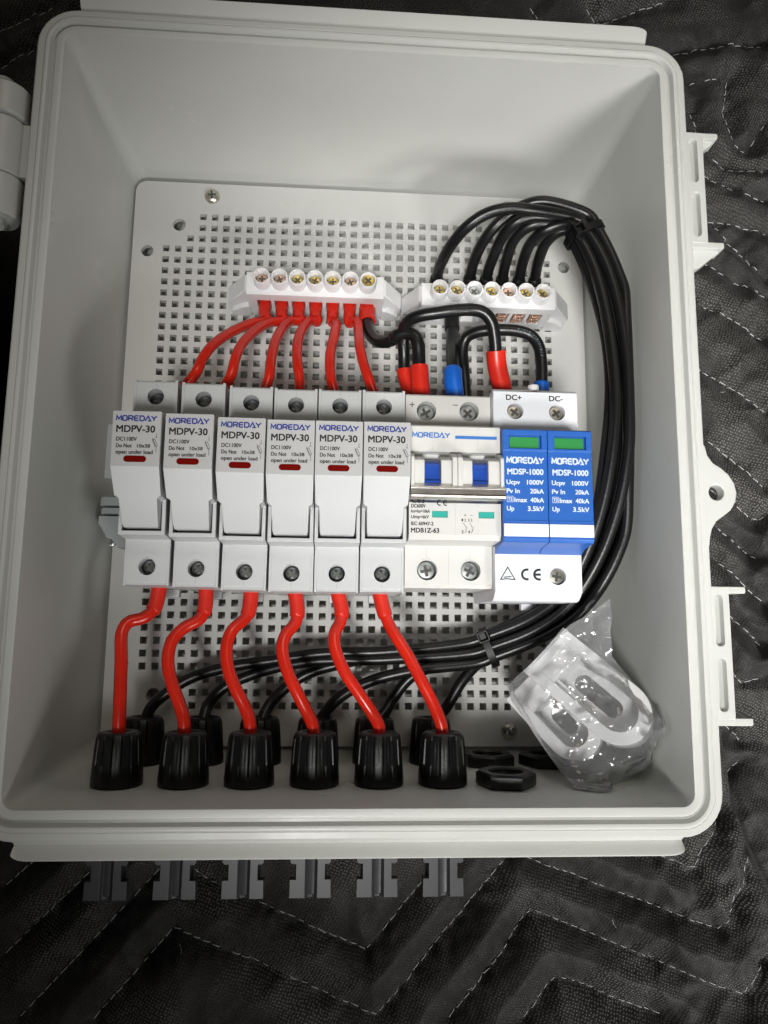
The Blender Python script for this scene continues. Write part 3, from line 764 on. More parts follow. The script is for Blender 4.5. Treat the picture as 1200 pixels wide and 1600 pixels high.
MB().box(76.0, 86.0, -78.6, -74.0, 18, 22).build('rail_clip', M_SPD, spd, 30, bevel=0.5)
p = MB()
print_text(p, 'DC+', 60.2, 66.7, 8.3, 2.2, 65.2, M_INKB); p.build('printed_text', None, spd, 0, recalc=False); p = MB()
print_text(p, 'DC-', 78.6, 84.3, 8.3, 2.2, 65.2, M_INKB); p.build('printed_text', None, spd, 0, recalc=False); p = MB()
ce_mark(p, 65.3, -67.2, 4.9, 65.08); p.build('conformity_mark', None, spd, 0, recalc=False); p = MB()
stroke(p, [(56.9, -66.9), (59.9, -61.9), (62.8, -66.9), (59.5, -66.6)], 0.42, 65.08, M_INKB, True); stroke(p, [(58.2, -66.0), (61.4, -65.7)], 0.4, 65.08, M_INKB)
p.build('triangle_mark', None, spd, 0, recalc=False)
for k in range(2):
    x0 = sx0+0.05+k*17.95; x1 = x0+17.75
    m = MB(); m.prism([(-8.3, 58), (-8.3, 80.4), (-8.9, 81.3), (-17.0, 81.3), (-17.3, 81.0), (-52.2, 81.0), (-53.4, 80.0), (-54.6, 70), (-56.6, 65.6), (-56.6, 62.0), (-53.0, 61.0), (-53, 58)], x0, x1)
    mod = m.build('plug_module', M_BLUE, spd, 35)
    cut(mod, [MB().box(x0+2.7, x0+15.4, -16.3, -10.9, 79.6, 84).build('cutter', M_BLUE, None, 0)]); add_bevel(mod, 0.3)
    MB().box(x0+3.0, x0+14.6, -15.9, -11.6, 79.2, 80.2).build('status_window', M_GREEN, mod, 0)
    MB().box(x0+0.1, x1-0.1, -51.2, -46.2, 80.0, 81.45).build('white_stripe', M_WSTRIPE, mod, 0, bevel=0.2)
    q = MB(); q.box(x0+0.1, x1-0.1, -45.5, -44.9, 80.4, 81.3); q.build('ridge_line', M_BLUE, mod, 0, bevel=0.12)
    p = MB(); X = lambda mm: x0+mm; Y = lambda mm: -8.4-mm; lz = 81.07
    wordmark(p, X(1.5), X(16.4), Y(14.05), 2.7, lz, M_INKW)
    print_text(p, 'MDSP-1000', X(1.8), X(16.0), Y(18.35), 2.2, lz, M_INKW)
    for a, b, yb in (('Ucpv', '1000V', 22.3), ('Pv In', '20kA', 25.8), ('Up', '3.5kV', 32.7)):
        wa = {'Ucpv': 5.2, 'Pv In': 5.1, 'Up': 2.8}[a]; wb = {'1000V': 6.5, '20kA': 5.3, '3.5kV': 6.4}[b]
        print_text(p, a, X(1.4), X(1.4+wa), Y(yb), 1.75, lz, M_INKW); print_text(p, b, X(16.0-wb), X(16.0), Y(yb), 1.75, lz, M_INKW)
    print_text(p, 'Imax', X(4.4), X(9.3), Y(29.3), 1.75, lz, M_INKW); print_text(p, '40kA', X(10.7), X(16.0), Y(29.3), 1.75, lz, M_INKW)
    stroke(p, [(X(1.5), Y(29.3)), (X(3.9), Y(29.3)), (X(3.9), Y(27.1)), (X(1.5), Y(27.1))], 0.17, lz, M_INKW, True)
    print_text(p, 'T2', X(1.85), X(3.55), Y(28.85), 1.25, lz, M_INKW)
    p.build('printed_text', None, mod, 0, recalc=False)
# the two empties of the modules are parts of the arrester

# ------------------------------------------------------------------ terminal strips
def strip(name_label, xa, xb, ya, yb, sx, pitch, sy, screw_mats, tip_l, tip_r, back_entries):
    t = thing('terminal_strip', name_label, 'terminal strip', ((xa+xb)/2, (ya+yb)/2, 0.1), 'white terminal strips')
    m = MB(); m.box(xa, xb, ya, yb, 4.0, 25.6)
    h = m.build('housing', M_NYLON, t, 30)
    cs = []
    for k in range(7):
        x = sx+pitch*k
        cs.append(MB().box(x-3.3, x+3.3, ya-3, ya+6, 8.0, 19.0).build('cutter', M_NYLON, None, 0))
    cut(h, cs); add_bevel(h, 0.5)
    MB().box(xa+1, xb-1, ya+6.2, ya+8.0, 8, 18).build('contact_bar', M_COPPER, t, 0)
    for k in range(7):
        x = sx+pitch*k
        q = MB(); q.lathe([(4.05, -10), (4.05, -0.6), (3.75, 0), (3.35, 0), (3.1, -0.5), (3.0, -6.5), (0.05, -6.5)], (x, sy, 33.0), 'z', 28); q.build('screw_tube', M_NYLON, t, 40)
        q = MB(); cross_screw(q, x+0.05, sy-0.1, 29.6 if screw_mats[k] != 'up' else 32.0, 2.6 if screw_mats[k] != 'up' else 3.0, M_BRASS if screw_mats[k] in ('b', 'up') else (M_STEEL if screw_mats[k] == 's' else M_COPPER), 0.4*k, dome=0.4); q.build('screw', None, t, 40)
    for (x0, x1) in ((xa, tip_l), (xb, tip_r)):
        s = 1 if x1 > x0 else -1
        q = MB()
        q.prism([(x0-s*0.3, 0.2), (x0-s*0.3, 24.5), (x0+s*1.0, 24.0), (x1, 9.5), (x1, 0.2)], ya+2.2, yb-0.6, 'y')
        q.build('mounting_wing', M_NYLON, t, 30, bevel=0.6)
        q = MB()
        q.prism([(x0-s*0.3, 0.15), (x0-s*0.3, 12), (x0+s*3.0, 11), (x1-s*1.5, 5.5), (x1-s*1.5, 0.15)], ya-0.3, ya+2.4, 'y')
        q.build('wing_foot', M_NYLON, t, 30, bevel=0.5)
    MB().box(xa+0.6, xb-0.6, ya+0.4, yb-0.4, 0.15, 4.2).build('base', M_NYLON, t, 30, bevel=0.4)
    return t
s1 = strip('white terminal strip feeding the six red wires above the fuse holders', -55.0, 10.6, 69.0, 80.2, -47.2, 8.33, 75.0, ['c', 'c', 'b', 'b', 'b', 'c', 'up'], -65.8, 20.3, False)
s2 = strip('white terminal strip on the right under the black wire loops', 28.8, 94.6, 66.8, 78.2, 37.0, 8.3, 72.8, ['b', 'b', 's', 'b', 'c', 'b', 'b'], 20.6, 105.8, True)
q = MB(); cross_screw(q, 22.6, 71.0, 9.8, 2.2, M_STEEL, 0.5); tag(q.build('mounting_screw', None, None, 40), 'small zinc screw fixing the wing between the two terminal strips', 'screw')
# bare copper clamps seen in the three unused mouths
for k in (4, 5, 6):
    x = 37.0+8.3*k
    q = MB()
    for zz in (9.4, 12.4, 15.4): q.box(x-2.2, x+2.2, 66.4, 72, zz, zz+1.5)
    q.box(x-2.4, x-1.5, 66.6, 72, 8.6, 18); q.box(x+1.5, x+2.4, 66.6, 72, 8.6, 18)
    q.build('copper_clamp', M_COPPER, s2, 0, bevel=0.2)

# ------------------------------------------------------------------ wires
def wire(label, pts, r, m, sleeves=(), group=None, name='wire', cat='wire', straight=False, ferrules=()):
    """sleeves: (from, to, radius, material) by length along the wire"""
    P = smooth_path(spline(pts, 1.2), 2)
    t = thing(name, label, cat, tuple(P[0]), group)
    MB().tube(P, r, 14).build('insulation', m, t, 60)
    for a, b, rr, sm, nm in sleeves:
        S = sub_path(P, a, b); n = len(S)
        # flared slightly at both ends
        rad = [rr*(1.0 if 0 < i < n-1 else 0.93) for i in range(n)]
        MB().tube(S, rad, 16).build(nm, sm, t, 50)
    return t

ep = [(x, y+10.0) for x, y, r in fuse_x]
red_up = [
 [(-48.3,71.5,13.0),(-48.2,65.7,14.0),(-52.4,56.8,20.0),(-61.7,47.0,30.0),(-67.8,37.5,38.0),(-71.0,29.4,42.0),(-72.6,23.2,44.0)],
 [(-39.9,71.3,13.0),(-39.9,65.8,14.0),(-43.4,58.1,19.0),(-50.2,49.3,28.0),(-54.8,39.2,36.0),(-56.6,30.2,41.0),(-57.6,22.6,43.0)],
 [(-31.3,71.1,13.0),(-31.4,65.6,14.0),(-33.8,59.7,18.0),(-38.3,49.2,28.0),(-40.3,37.7,36.0),(-40.8,29.2,40.0),(-41.0,22.5,42.0)],
 [(-22.6,70.8,13.0),(-22.7,65.4,14.0),(-24.5,60.1,18.0),(-28.8,48.1,29.0),(-29.4,37.1,36.0),(-28.4,27.6,40.0),(-27.5,22.3,41.0)],
 [(-14.3,71.2,13.0),(-14.2,65.7,14.0),(-12.0,57.9,21.0),(-12.8,47.2,30.0),(-14.2,36.6,36.0),(-14.0,27.1,40.0),(-13.2,21.4,42.0)],
 [(-5.6,72.4,13.0),(-5.0,66.5,14.0),(-2.1,60.3,19.0),(-1.3,52.2,26.0),(-0.8,41.9,34.0),(0.5,33.6,38.0),(2.6,25.8,41.0),(4.1,21.0,42.0)],
]
for k, p in enumerate(red_up):
    x = -47.2+8.33*k
    p = [(x, 73.5, 13), (x, 69.5, 13), (x, 64.0, 14), (x*0.97, 60.5, 15.5)] + p[2:] + [(ep[k][0]*0.6+p[-1][0]*0.4, ep[k][1]+3.2, 43.0), (ep[k][0], ep[k][1]-3, 43.5)]
    wire('red wire from the terminal strip to the top of the %s fuse holder' % ordinal[k], p, 2.35, M_RED,
         [(1.5, 13.6, 2.95, M_REDS, 'sleeve')], 'red wires above the fuse holders')
red_lo = [
 [(-85.3,-72.5,40.0),(-85.3,-79.7,42.0),(-86.5,-81.7,43.0),(-89.4,-84.0,44.0),(-94.9,-85.6,46.0),(-96.5,-89.6,48.0),(-95.6,-99.7,50.0),(-95.0,-109.7,51.0),(-94.4,-121.2,52.0)],
 [(-64.3,-73.1,40.0),(-64.5,-80.1,42.0),(-65.9,-83.9,43.0),(-72.4,-87.9,45.0),(-76.5,-93.2,47.0),(-77.2,-101.3,49.0),(-75.5,-108.0,50.0),(-71.3,-118.0,51.0),(-69.0,-123.6,52.0)],
 [(-46.4,-73.3,40.0),(-45.9,-80.1,42.0),(-47.3,-83.7,43.0),(-52.0,-88.2,46.0),(-53.9,-95.1,48.0),(-52.5,-104.4,50.0),(-48.6,-112.8,51.0),(-44.9,-119.5,51.0),(-42.7,-125.2,52.0)],
 [(-25.5,-73.0,40.0),(-25.5,-80.8,42.0),(-26.2,-85.3,43.0),(-29.9,-89.9,46.0),(-31.2,-95.3,48.0),(-28.8,-104.3,50.0),(-24.6,-112.7,51.0),(-20.0,-121.1,51.0),(-17.5,-126.0,52.0)],
 [(-6.8,-72.8,40.0),(-6.7,-80.5,42.0),(-7.3,-85.0,43.0),(-9.5,-88.8,46.0),(-9.5,-94.7,48.0),(-5.6,-104.1,50.0),(1.5,-114.3,51.0),(6.8,-121.9,51.0),(9.3,-126.4,52.0)],
 [(10.9,-72.5,40.0),(11.3,-79.9,42.0),(13.1,-84.8,43.0),(16.6,-91.0,46.0),(21.0,-98.0,48.0),(26.1,-107.4,50.0),(31.4,-117.5,51.0),(34.0,-123.8,52.0),(35.0,-126.7,52.0)],
]
GX = [-93.8, -68.0, -42.3, -16.5, 9.3, 35.1]
for k, p in enumerate(red_lo):
    x, y = fuse_x[k][0], fuse_x[k][1]-72.7
    p = [(x, y+3, 40)] + p[1:] + [(GX[k]*0.5+p[-1][0]*0.5, -129.5, 52), (GX[k], -136, 52)]
    wire('red wire from the bottom of the %s fuse holder to its gland' % ordinal[k], p, 2.6, M_RED,
         [(1.0, 13.2, 3.2, M_REDS, 'sleeve')], 'red wires below the fuse holders')

# black links
p = [(3.2,68.9,14.0),(3.2,62.2,16.0),(4.4,52.8,22.0),(8.5,46.2,29.0),(13.5,44.9,34.0),(18.3,46.6,38.0)] + [(14.4,43.8,41.0),(19.2,45.0,44.0),(23.5,43.5,45.0),(25.3,39.4,45.0),(25.6,36.0,44.0),(26.0,27.4,43.0)]
p = [(-47.2+8.33*6, 74, 14)] + p + [(27.2, 12.5, 42), (27.2, 8.5, 42)]
wire('short black wire curling from the left terminal strip to the plus pole of the breaker', p, 3.0, M_BLACK,
     [(3.0, 13.5, 4.1, M_REDS, 'sleeve'), (-21.5, -4.5, 4.2, M_REDS, 'sleeve')])
p = [(20.1,23.5,36.0),(19.9,29.6,36.0),(19.5,37.3,38.0),(18.6,44.1,42.0),(19.6,48.1,48.0),(24.2,49.4,52.0),(32.4,50.4,54.0),(40.8,51.5,55.0),(48.6,52.1,55.0),(53.7,50.8,55.0),(56.8,47.4,54.0),(58.3,43.0,52.0),(59.3,37.9,50.0),(60.5,30.1,47.0)]
p = [(24.4, 9.5, 34), (24.4, 14, 35)] + p[1:] + [(64.0, 15.5, 45), (64.0, 11, 45)]
wire('black bridge wire with red ends arching from the breaker to the surge protector', p, 2.75, M_BLACK,
     [(2.0, 22.0, 3.6, M_REDS, 'sleeve'), (-26.0, -3.0, 4.4, M_REDS, 'sleeve')])
p = [(45.5,66.0,14.0),(45.0,59.3,17.0),(43.9,50.7,24.0),(42.7,41.1,32.0),(42.0,32.7,38.0),(41.6,24.1,41.0)]
p = [(45.3, 72, 13.5), (45.3, 68, 14)] + p[1:] + [(42.6, 13.5, 42), (42.6, 9.0, 42)]
wire('black wire with a blue sleeve from the right terminal strip to the minus pole', p, 3.0, M_BLACK,
     [(4.0, 15.0, 3.7, M_BLKS, 'black_sleeve'), (-21.0, -4.0, 4.3, M_BLUS, 'blue_sleeve')])
p = [(48.9,26.4,30.0),(48.4,34.2,30.0),(47.7,42.5,31.0),(49.1,48.1,33.0),(54.4,50.0,36.0),(62.3,50.3,38.0),(71.8,49.8,39.0),(78.2,47.9,39.0),(81.9,43.0,39.0),(83.0,36.1,39.0),(82.8,28.0,40.0)]
p = [(49.0, 9.5, 32), (49.2, 14, 32)] + p[1:] + [(81.8, 15.5, 41), (81.8, 11, 41)]
t = wire('black link wire with printed lettering bridging the breaker and the right surge protector pole', p, 2.75, M_BLACK,
     [(-13.5, -2.5, 3.6, M_BLUS, 'blue_sleeve')])
# printed characters along the link wire
q = MB(); P = smooth_path(spline(p, 1.2), 2); S = sub_path(P, 62, 84)
for k in range(2, len(S)-2):
    c = S[k]; d = (S[k+1]-S[k-1]).normalized(); n_ = Vector((-d.y, d.x, 0)).normalized()
    w = (0.5, 0.3, 0.7, 0.25)[k % 4]
    a = c + Vector((0, 0, 2.78)) - n_*0.3
    q.add([tuple(a - d*w/2 - n_*0.6), tuple(a + d*w/2 - n_*0.6), tuple(a + d*w/2 + n_*0.6 + d*0.3), tuple(a - d*w/2 + n_*0.6 + d*0.3)], [(0,1,2,3)])
q.build('printed_marks', M_INKGREY, t, 0)

# six black wires: fan, bundle, fan
starts = [
 [(37.6,84.8,16.0),(37.0,84.2,24.0),(37.4,84.7,34.0),(40.7,88.0,46.0),(46.2,92.0,54.0),(54.1,96.2,58.0),(63.3,98.0,60.0),(73.0,98.0,60.0)],
 [(54.5,85.5,16.0),(53.7,85.9,22.0),(53.9,88.5,30.0),(55.8,92.0,40.0),(60.4,96.8,47.0),(66.7,101.7,50.0),(74.2,105.3,52.0),(81.6,105.9,54.0)],
 [(62.6,85.9,16.0),(62.0,86.3,22.0),(62.5,89.0,32.0),(64.2,92.9,43.0),(68.6,96.8,50.0),(74.1,99.0,52.0),(81.0,99.7,52.0)],
 [(70.7,86.2,16.0),(69.9,86.6,22.0),(69.4,89.3,32.0),(70.5,93.5,42.0),(75.1,96.4,48.0),(81.6,97.6,50.0)],
 [(79.4,86.6,16.0),(78.4,87.0,22.0),(77.9,90.2,32.0),(78.8,92.8,42.0),(82.8,94.4,49.0),(87.7,95.9,51.0)],
 [(87.4,86.9,16.0),(86.2,87.3,22.0),(85.2,90.0,32.0),(86.0,93.1,42.0),(89.4,95.0,47.0)],
]
ends = {
 'a': [(13.0,-97.8,19.0),(-16.1,-99.0,17.0),(-38.2,-102.4,15.0),(-57.3,-105.4,14.0),(-74.4,-110.5,13.0),(-84.4,-117.0,13.0),(-91.2,-123.4,14.0)],
 'b': [(13.1,-101.3,18.0),(-21.9,-102.8,15.0),(-45.2,-108.3,12.0),(-60.7,-115.7,11.0),(-66.6,-123.3,12.0)],
 'c': [(13.5,-99.8,12.0),(-10.2,-104.7,11.0),(-21.9,-108.6,10.0),(-32.9,-115.9,10.0),(-39.5,-123.7,12.0)],
 'd': [(27.6,-105.9,20.0),(7.4,-111.0,18.0),(-5.8,-117.9,15.0),(-12.1,-124.0,14.0)],
 'e': [(27.0,-109.0,12.0),(17.9,-119.6,11.0),(14.3,-125.1,13.0)],
 'f': [(49.4,-110.9,16.0),(42.4,-122.5,15.0)],
}
cen = [(98.1,97.4,51.0),(108.1,75.4,52.0),(114.4,51.2,52.0),(116.9,21.7,51.0),(115.7,-7.1,49.0),(111.9,-35.3,45.0),(104.6,-57.6,40.0),(93.6,-75.4,33.0),(79.1,-87.2,25.0),(55.1,-98.0,18.0)]
cenS = spline(cen, 6.0)
slots = {'a': (-4.9, 2.6), 'b': (0.0, 3.0), 'd': (4.9, 2.6), 'c': (-4.9, -2.4), 'e': (0.0, -2.2), 'f': (4.9, -2.4)}
gland_of = {'a': 0, 'b': 1, 'c': 2, 'd': 3, 'e': 4, 'f': 5}
term = [0, 2, 3, 4, 5, 6]
assign = ['b', 'd', 'f', 'e', 'a', 'c']
wl = ['first', 'third', 'fourth', 'fifth', 'sixth', 'seventh']
for k, s in enumerate(starts):
    key = assign[k]; n0, dz = slots[key]
    B = []
    for i, c in enumerate(cenS):
        d = cenS[min(i+1, len(cenS)-1)] - cenS[max(i-1, 0)]; nn = Vector((-d.y, d.x, 0)).normalized()
        wob = 0.7*math.sin(i*0.5+k*1.7)
        u = math.sin(math.pi*min(1.0, i/(len(cenS)-1)))**1.5
        B.append((lambda q: (min(q[0], 117.2), q[1], q[2]))(tuple(c + nn*(n0*(1+0.32*u)+wob*0.6+0.8*u) + Vector((0, 0, dz*(1+0.35*u)+wob*0.5)))))
    x = 37.0+8.3*term[k]; g = gland_of[key]
    e = ends[key]
    p = [(x, 75.0, 13), (x, 80.0, 14)] + s[1:] + B + e + [(GX[g]*0.7+e[-1][0]*0.3, -129.0, 14.5), (GX[g], -136, 15)]
    wire('bundled black wire starting at the %s screw of the right terminal strip' % wl[k], p, 2.62, M_BLACK,
         [(2.0, 13.0, 3.3, M_BLKS, 'sleeve')], 'black wires bundled along the right wall')

def zip_tie(label, i, head_n, hw, hz):
    c = cenS[i]; d = (cenS[min(i+1, len(cenS)-1)]-cenS[i-1 if i else 0]).normalized(); nn = Vector((-d.y, d.x, 0)).normalized(); up = d.cross(nn)*-1
    if up.z < 0: up = -up
    t = thing('zip_tie', label, 'zip tie', tuple(c), 'black zip ties round the wire bundle')
    m = MB(); n = 36; vs = []; fs = []
    for k in range(n):
        a = 2*math.pi*k/n; ca, sa = math.cos(a), math.sin(a)
        e = lambda q: math.copysign(abs(q)**0.7, q)
        for dr, dw in ((0, -1.6), (0, 1.6), (1.1, 1.6), (1.1, -1.6)):
            vs.append(tuple(c + nn*(e(ca)*(hw+dr)) + up*(e(sa)*(hz+dr)) + d*dw))
    for k in range(n):
        k2 = (k+1) % n
        for j in range(4): fs.append((k*4+j, k*4+(j+1) % 4, k2*4+(j+1) % 4, k2*4+j))
    m.add(vs, fs); m.build('strap', M_TIE, t, 40)
    def obox(cc, a, b, h, nm, bev):
        q = MB(); vs = []
        for sx, sy, sz in ((-1,-1,-1),(1,-1,-1),(1,1,-1),(-1,1,-1),(-1,-1,1),(1,-1,1),(1,1,1),(-1,1,1)): vs.append(tuple(cc + nn*a*sx + d*b*sy + up*h*sz))
        q.add(vs, [(0,3,2,1),(4,5,6,7),(0,1,5,4),(1,2,6,5),(2,3,7,6),(3,0,4,7)]); q.build(nm, M_TIE, t, 30, bevel=bev)
    hc = c + nn*(hw*0.78*head_n) + up*(hz+1.5)
    obox(hc - nn*2.1, 0.55, 2.6, 2.2, 'lock_head', 0.4); obox(hc + nn*2.1, 0.55, 2.6, 2.2, 'lock_head', 0.4)
    obox(hc + d*2.2, 2.2, 0.5, 2.2, 'lock_head', 0.3); obox(hc - d*2.2, 2.2, 0.5, 2.2, 'lock_head', 0.3)
    obox(hc + d*0.3 - up*0.9, 1.6, 1.5, 1.0, 'lock_pawl', 0.2)
    return t
zip_tie('black zip tie round the wire bundle at the top right corner', 1, -0.8, 8.3, 6.2)
zip_tie('black zip tie round the wire bundle at the bottom beside the sixth red wire', len(cenS)-2, -0.95, 8.3, 6.2)

# ------------------------------------------------------------------ cable glands, lock nuts and outside connectors
def make_gland():
    t = thing('cable_gland', '', 'cable gland', (0, 0, 0), 'black cable glands in the bottom wall')
    n = 128; prof = [(9.9, 0.0), (9.9, 3.0), (9.75, 4.0), (9.5, 8.0), (9.1, 14.0), (8.75, 17.6), (8.2, 19.2), (7.2, 19.9), (5.0, 20.0), (4.4, 19.4), (3.2, 17.5)]
    vs = []; fs = []
    for i, (r, h) in enumerate(prof):
        for k in range(n):
            a = 2*math.pi*k/n
            fl = 0.0
            if 4.5 < h < 19.0:
                c = math.cos(a*16); fl = 0.62 if c > 0.72 else (0.12 if c < -0.85 else 0.0)
                fl *= 1.0 if 5 < h < 18 else 0.6
            vs.append(((r-fl)*math.cos(a), h, (r-fl)*math.sin(a)))
    for i in range(len(prof)-1):
        for k in range(n):
            k2 = (k+1) % n; fs.append((i*n+k, i*n+k2, (i+1)*n+k2, (i+1)*n+k))
    fs.append(list(range(n))); fs.append([(len(prof)-1)*n+k for k in range(n)])
    m = MB(); m.add(vs, fs); m.build('cap', M_GLAND, t, 18)
    q = MB(); q.lathe([(4.9, 18.6), (4.4, 19.7), (3.4, 19.9), (2.7, 19.2), (2.6, 17)], (0, 0, 0), 'y', 24, False); q.build('rubber_seal', M_BLKS, t, 40)
    return t
gp = make_gland()
first = True
for row, (z, yb) in enumerate(((52.0, -148.4), (14.8, -147.3))):
    for k, x in enumerate(GX):
        o = gp if first else dup(gp)
        first = False
        o.location = Vector((x, yb, z))*MM; o.rotation_euler = (0, 0.03*k*(1-2*row), 0)
        o['label'] = ('black fluted cable gland gripping a red wire, %s from left in front row' if row == 0 else 'black fluted cable gland holding a black wire, %s in the shaded rear row') % ordinal[k]
def hex_nut(x, y, z, label, r=12.2, h=5.2, rot=0.2):
    t = thing('lock_nut', label, 'lock nut', (x, y, z), 'black hexagonal lock nuts on the bottom wall')
    m = MB(); n = 48; R = []
    for hh, rr in ((0, 0.97), (0.5, 1.0), (h-0.9, 1.0), (h, 0.93)):
        ring_ = []
        for k in range(n):
            a = 2*math.pi*k/n + rot; s = (a-rot) % (math.pi/3) - math.pi/6
            q = r*math.cos(math.pi/6)/math.cos(s)
            q = min(q*rr, r*0.985*(1.0 if hh < h else 0.9))
            ring_.append((x+q*math.cos(a), y+hh, z+q*math.sin(a)))
        R.append(ring_)
    for rr, hh in ((7.2, h), (6.7, h-0.7), (6.4, 0.4)):
        R.append([(x+rr*math.cos(2*math.pi*k/n+rot), y+hh, z+rr*math.sin(2*math.pi*k/n+rot)) for k in range(n)])
    bridge(m, R, True, True); m.build('nut_ring', M_GLAND, t, 30)
    q = MB(); q.lathe([(6.3, 0.2), (6.3, h-1.6), (5.2, h-1.4), (4.8, h-2.6), (4.6, 0.4)], (x, y, z), 'y', 28); q.build('thread_plug', M_BLKS, t, 40)
hex_nut(60.4, -148.4, 54.6, 'black hexagonal lock nut in the front row, right of the last cable gland')
hex_nut(60.4, -147.3, 19.5, 'black hexagonal lock nut in the rear row, half hidden by the front one', rot=0.5)
hex_nut(86.5, -147.3, 19.5, 'black hexagonal lock nut in shadow below the plastic bag', rot=0.1)

def make_conn():
    t = thing('panel_connector', '', 'connector', (0, 0, 0), 'black panel connectors under the enclosure')
    zt = 7.2
    m = MB(); m.prism([(-8.0, -17.0), (-8.0, -23.4), (-7.2, -24.2), (-5.7, -24.2), (-5.7, -29.6), (-8.0, -29.6), (-8.1, -36.6), (8.1, -36.6), (8.0, -29.6), (5.7, -29.6), (5.7, -24.2), (7.2, -24.2), (8.0, -23.4), (8.0, -17.0)], 3.5, zt, 'z')
    o = m.build('latch_plate', M_CONN, t, 30)
    cut(o, [MB().lathe([(2.5, -45), (2.5, -15)], (0.3, 0, zt+1.0), 'y', 20).build('cutter', M_CONN, None, 0)])
    add_bevel(o, 0.25)
    MB().lathe([(8.4, 0), (8.4, -6), (7.0, -6.5), (7.0, -20), (6.2, -21), (6.2, -35), (5.6, -36)], (0, 0, 0), 'y', 32).build('barrel', M_CONN, t, 40)
    return t
cp = make_conn()
for k, x in enumerate(GX):
    o = cp if k == 0 else dup(cp)
    o.location = Vector((x-0.5, -153.2, 50.0))*MM
    o['label'] = 'black panel connector sticking out under the box, %s from the left' % ordinal[k]

# ------------------------------------------------------------------ bag with mounting brackets
def bracket(label, c, ang, L, Wd, tilt, zc, name='mounting_bracket'):
    """shallow tray with one square end (slotted) and one rounded end"""
    t = thing(name, label, 'bracket', c, 'white brackets in the plastic bag')
    t.rotation_euler = (tilt[0], tilt[1], ang)
    def outline(d):
        h = Wd/2-d; p = [(-L/2+d, h), (-L/2+d, -h), (L/2-Wd/2, -h)]
        p += [(L/2-Wd/2+h*1.05*math.sin(a), -h*math.cos(a)) for a in [math.pi*i/16 for i in range(1, 16)]] + [(L/2-Wd/2, h)]
        return p
    def local(mb_, nm, bev):
        me = bpy.data.meshes.new(nm); me.from_pydata([(a*MM, b*MM, cc*MM) for a, b, cc in mb_.v], [], mb_.f)
        bm = bmesh.new(); bm.from_mesh(me); bmesh.ops.recalc_face_normals(bm, faces=bm.faces); bm.to_mesh(me); bm.free()
        me.materials.append(M_BRK); o = bpy.data.objects.new(nm, me); col.objects.link(o); o.parent = t
        me.polygons.foreach_set('use_smooth', [True]*len(me.polygons)); me.set_sharp_from_angle(angle=math.radians(35))
        if bev: add_bevel(o, bev)
        return o
    m = MB(); A, B = outline(0), outline(5.2)
    hgt = 14.0
    bridge(m, [[(x, y, -2) for x, y in A], [(x, y, hgt) for x, y in A], [(x, y, hgt) for x, y in B], [(x, y, 0) for x, y in B]])
    local(m, 'wall', 0.4)
    # floor with a keyhole slot: strips round the opening
    f_ = MB(); s0, s1 = -L/2+15, L/2-Wd*0.66; sw = Wd*0.15
    slot = [(s0+sw+sw*math.cos(a), sw*math.sin(a)) for a in [math.pi/2+math.pi*i/10 for i in range(11)]] + [(s1+sw*math.cos(a), sw*math.sin(a)) for a in [-math.pi/2+math.pi*i/10 for i in range(11)]]
    outer = []
    for (x, y) in slot:
        if x < (s0+s1)/2: outer.append((-L/2+1, max(-Wd/2+1, min(Wd/2-1, y*2.2))) if abs(y) < sw*0.7 else (max(-L/2+1, x-sw*1.5), math.copysign(Wd/2-1, y)))
        else:
            a = math.atan2(y, x-s1); outer.append((L/2-Wd/2+(Wd/2-1.2)*math.cos(a), (Wd/2-1)*math.sin(a)))
    bridge(f_, [[(x, y, 0.05) for x, y in slot], [(x, y, 0.05) for x, y in outer], [(x, y, -1.9) for x, y in outer], [(x, y, -1.9) for x, y in slot], [(x, y, 0.05) for x, y in slot]])
    local(f_, 'slotted_floor', 0)
    r = MB(); r.box(-L/2+0.2, -L/2+12.0, -Wd/2+0.3, Wd/2-0.3, 0.1, hgt-0.6); local(r, 'end_block', 0.4)
    return t
M_BRK = mat('bracket_white', (0.84, 0.84, 0.84), 0.35, var=0.02, sss=0.2)
ua = math.atan2(-39.5, 41.0)
bracket('large white slotted bracket with a rounded end, upper one in the plastic bag', (104.0, -114.5, 40), ua, 52, 26, (0.16, -0.50), 0)
bracket('smaller white slotted bracket below the large one in the plastic bag', (91.5, -125.5, 30), ua-0.08, 40, 23, (0.20, -0.42), 0)
for k, (x, y, z, rx) in enumerate(((104, -134, 40, 0.4), (110, -133, 36, 1.2), (98, -138, 36, 0.8), (86.5, -117.5, 44, 0.2))):
    t = thing('loose_screw', ['shiny loose screw at the bottom of the plastic bag', 'dark loose screw deepest in the bag beside the rounded bracket end', 'loose screw near the lower left fold of the plastic bag', 'shiny screw head lying in the slot of the smaller bracket'][k], 'screw', (x, y, z))
    m = MB(); m.lathe([(3.4, 0), (3.2, 1.2), (2.0, 2.3), (0.1, 2.6)], (x, y, z), 'z', 20); m.build('head', M_NICKEL, t, 40)
    d = Vector((math.cos(rx), -math.sin(rx)*0.4, -0.5)).normalized()
    m = MB(); P = [Vector((x, y, z)) + d*s for s in np.linspace(0, 13, 40)]; m.tube(P, [1.5+0.25*math.sin(i*1.9) for i in range(40)], 10); m.build('shank', M_NICKEL, t, 50)

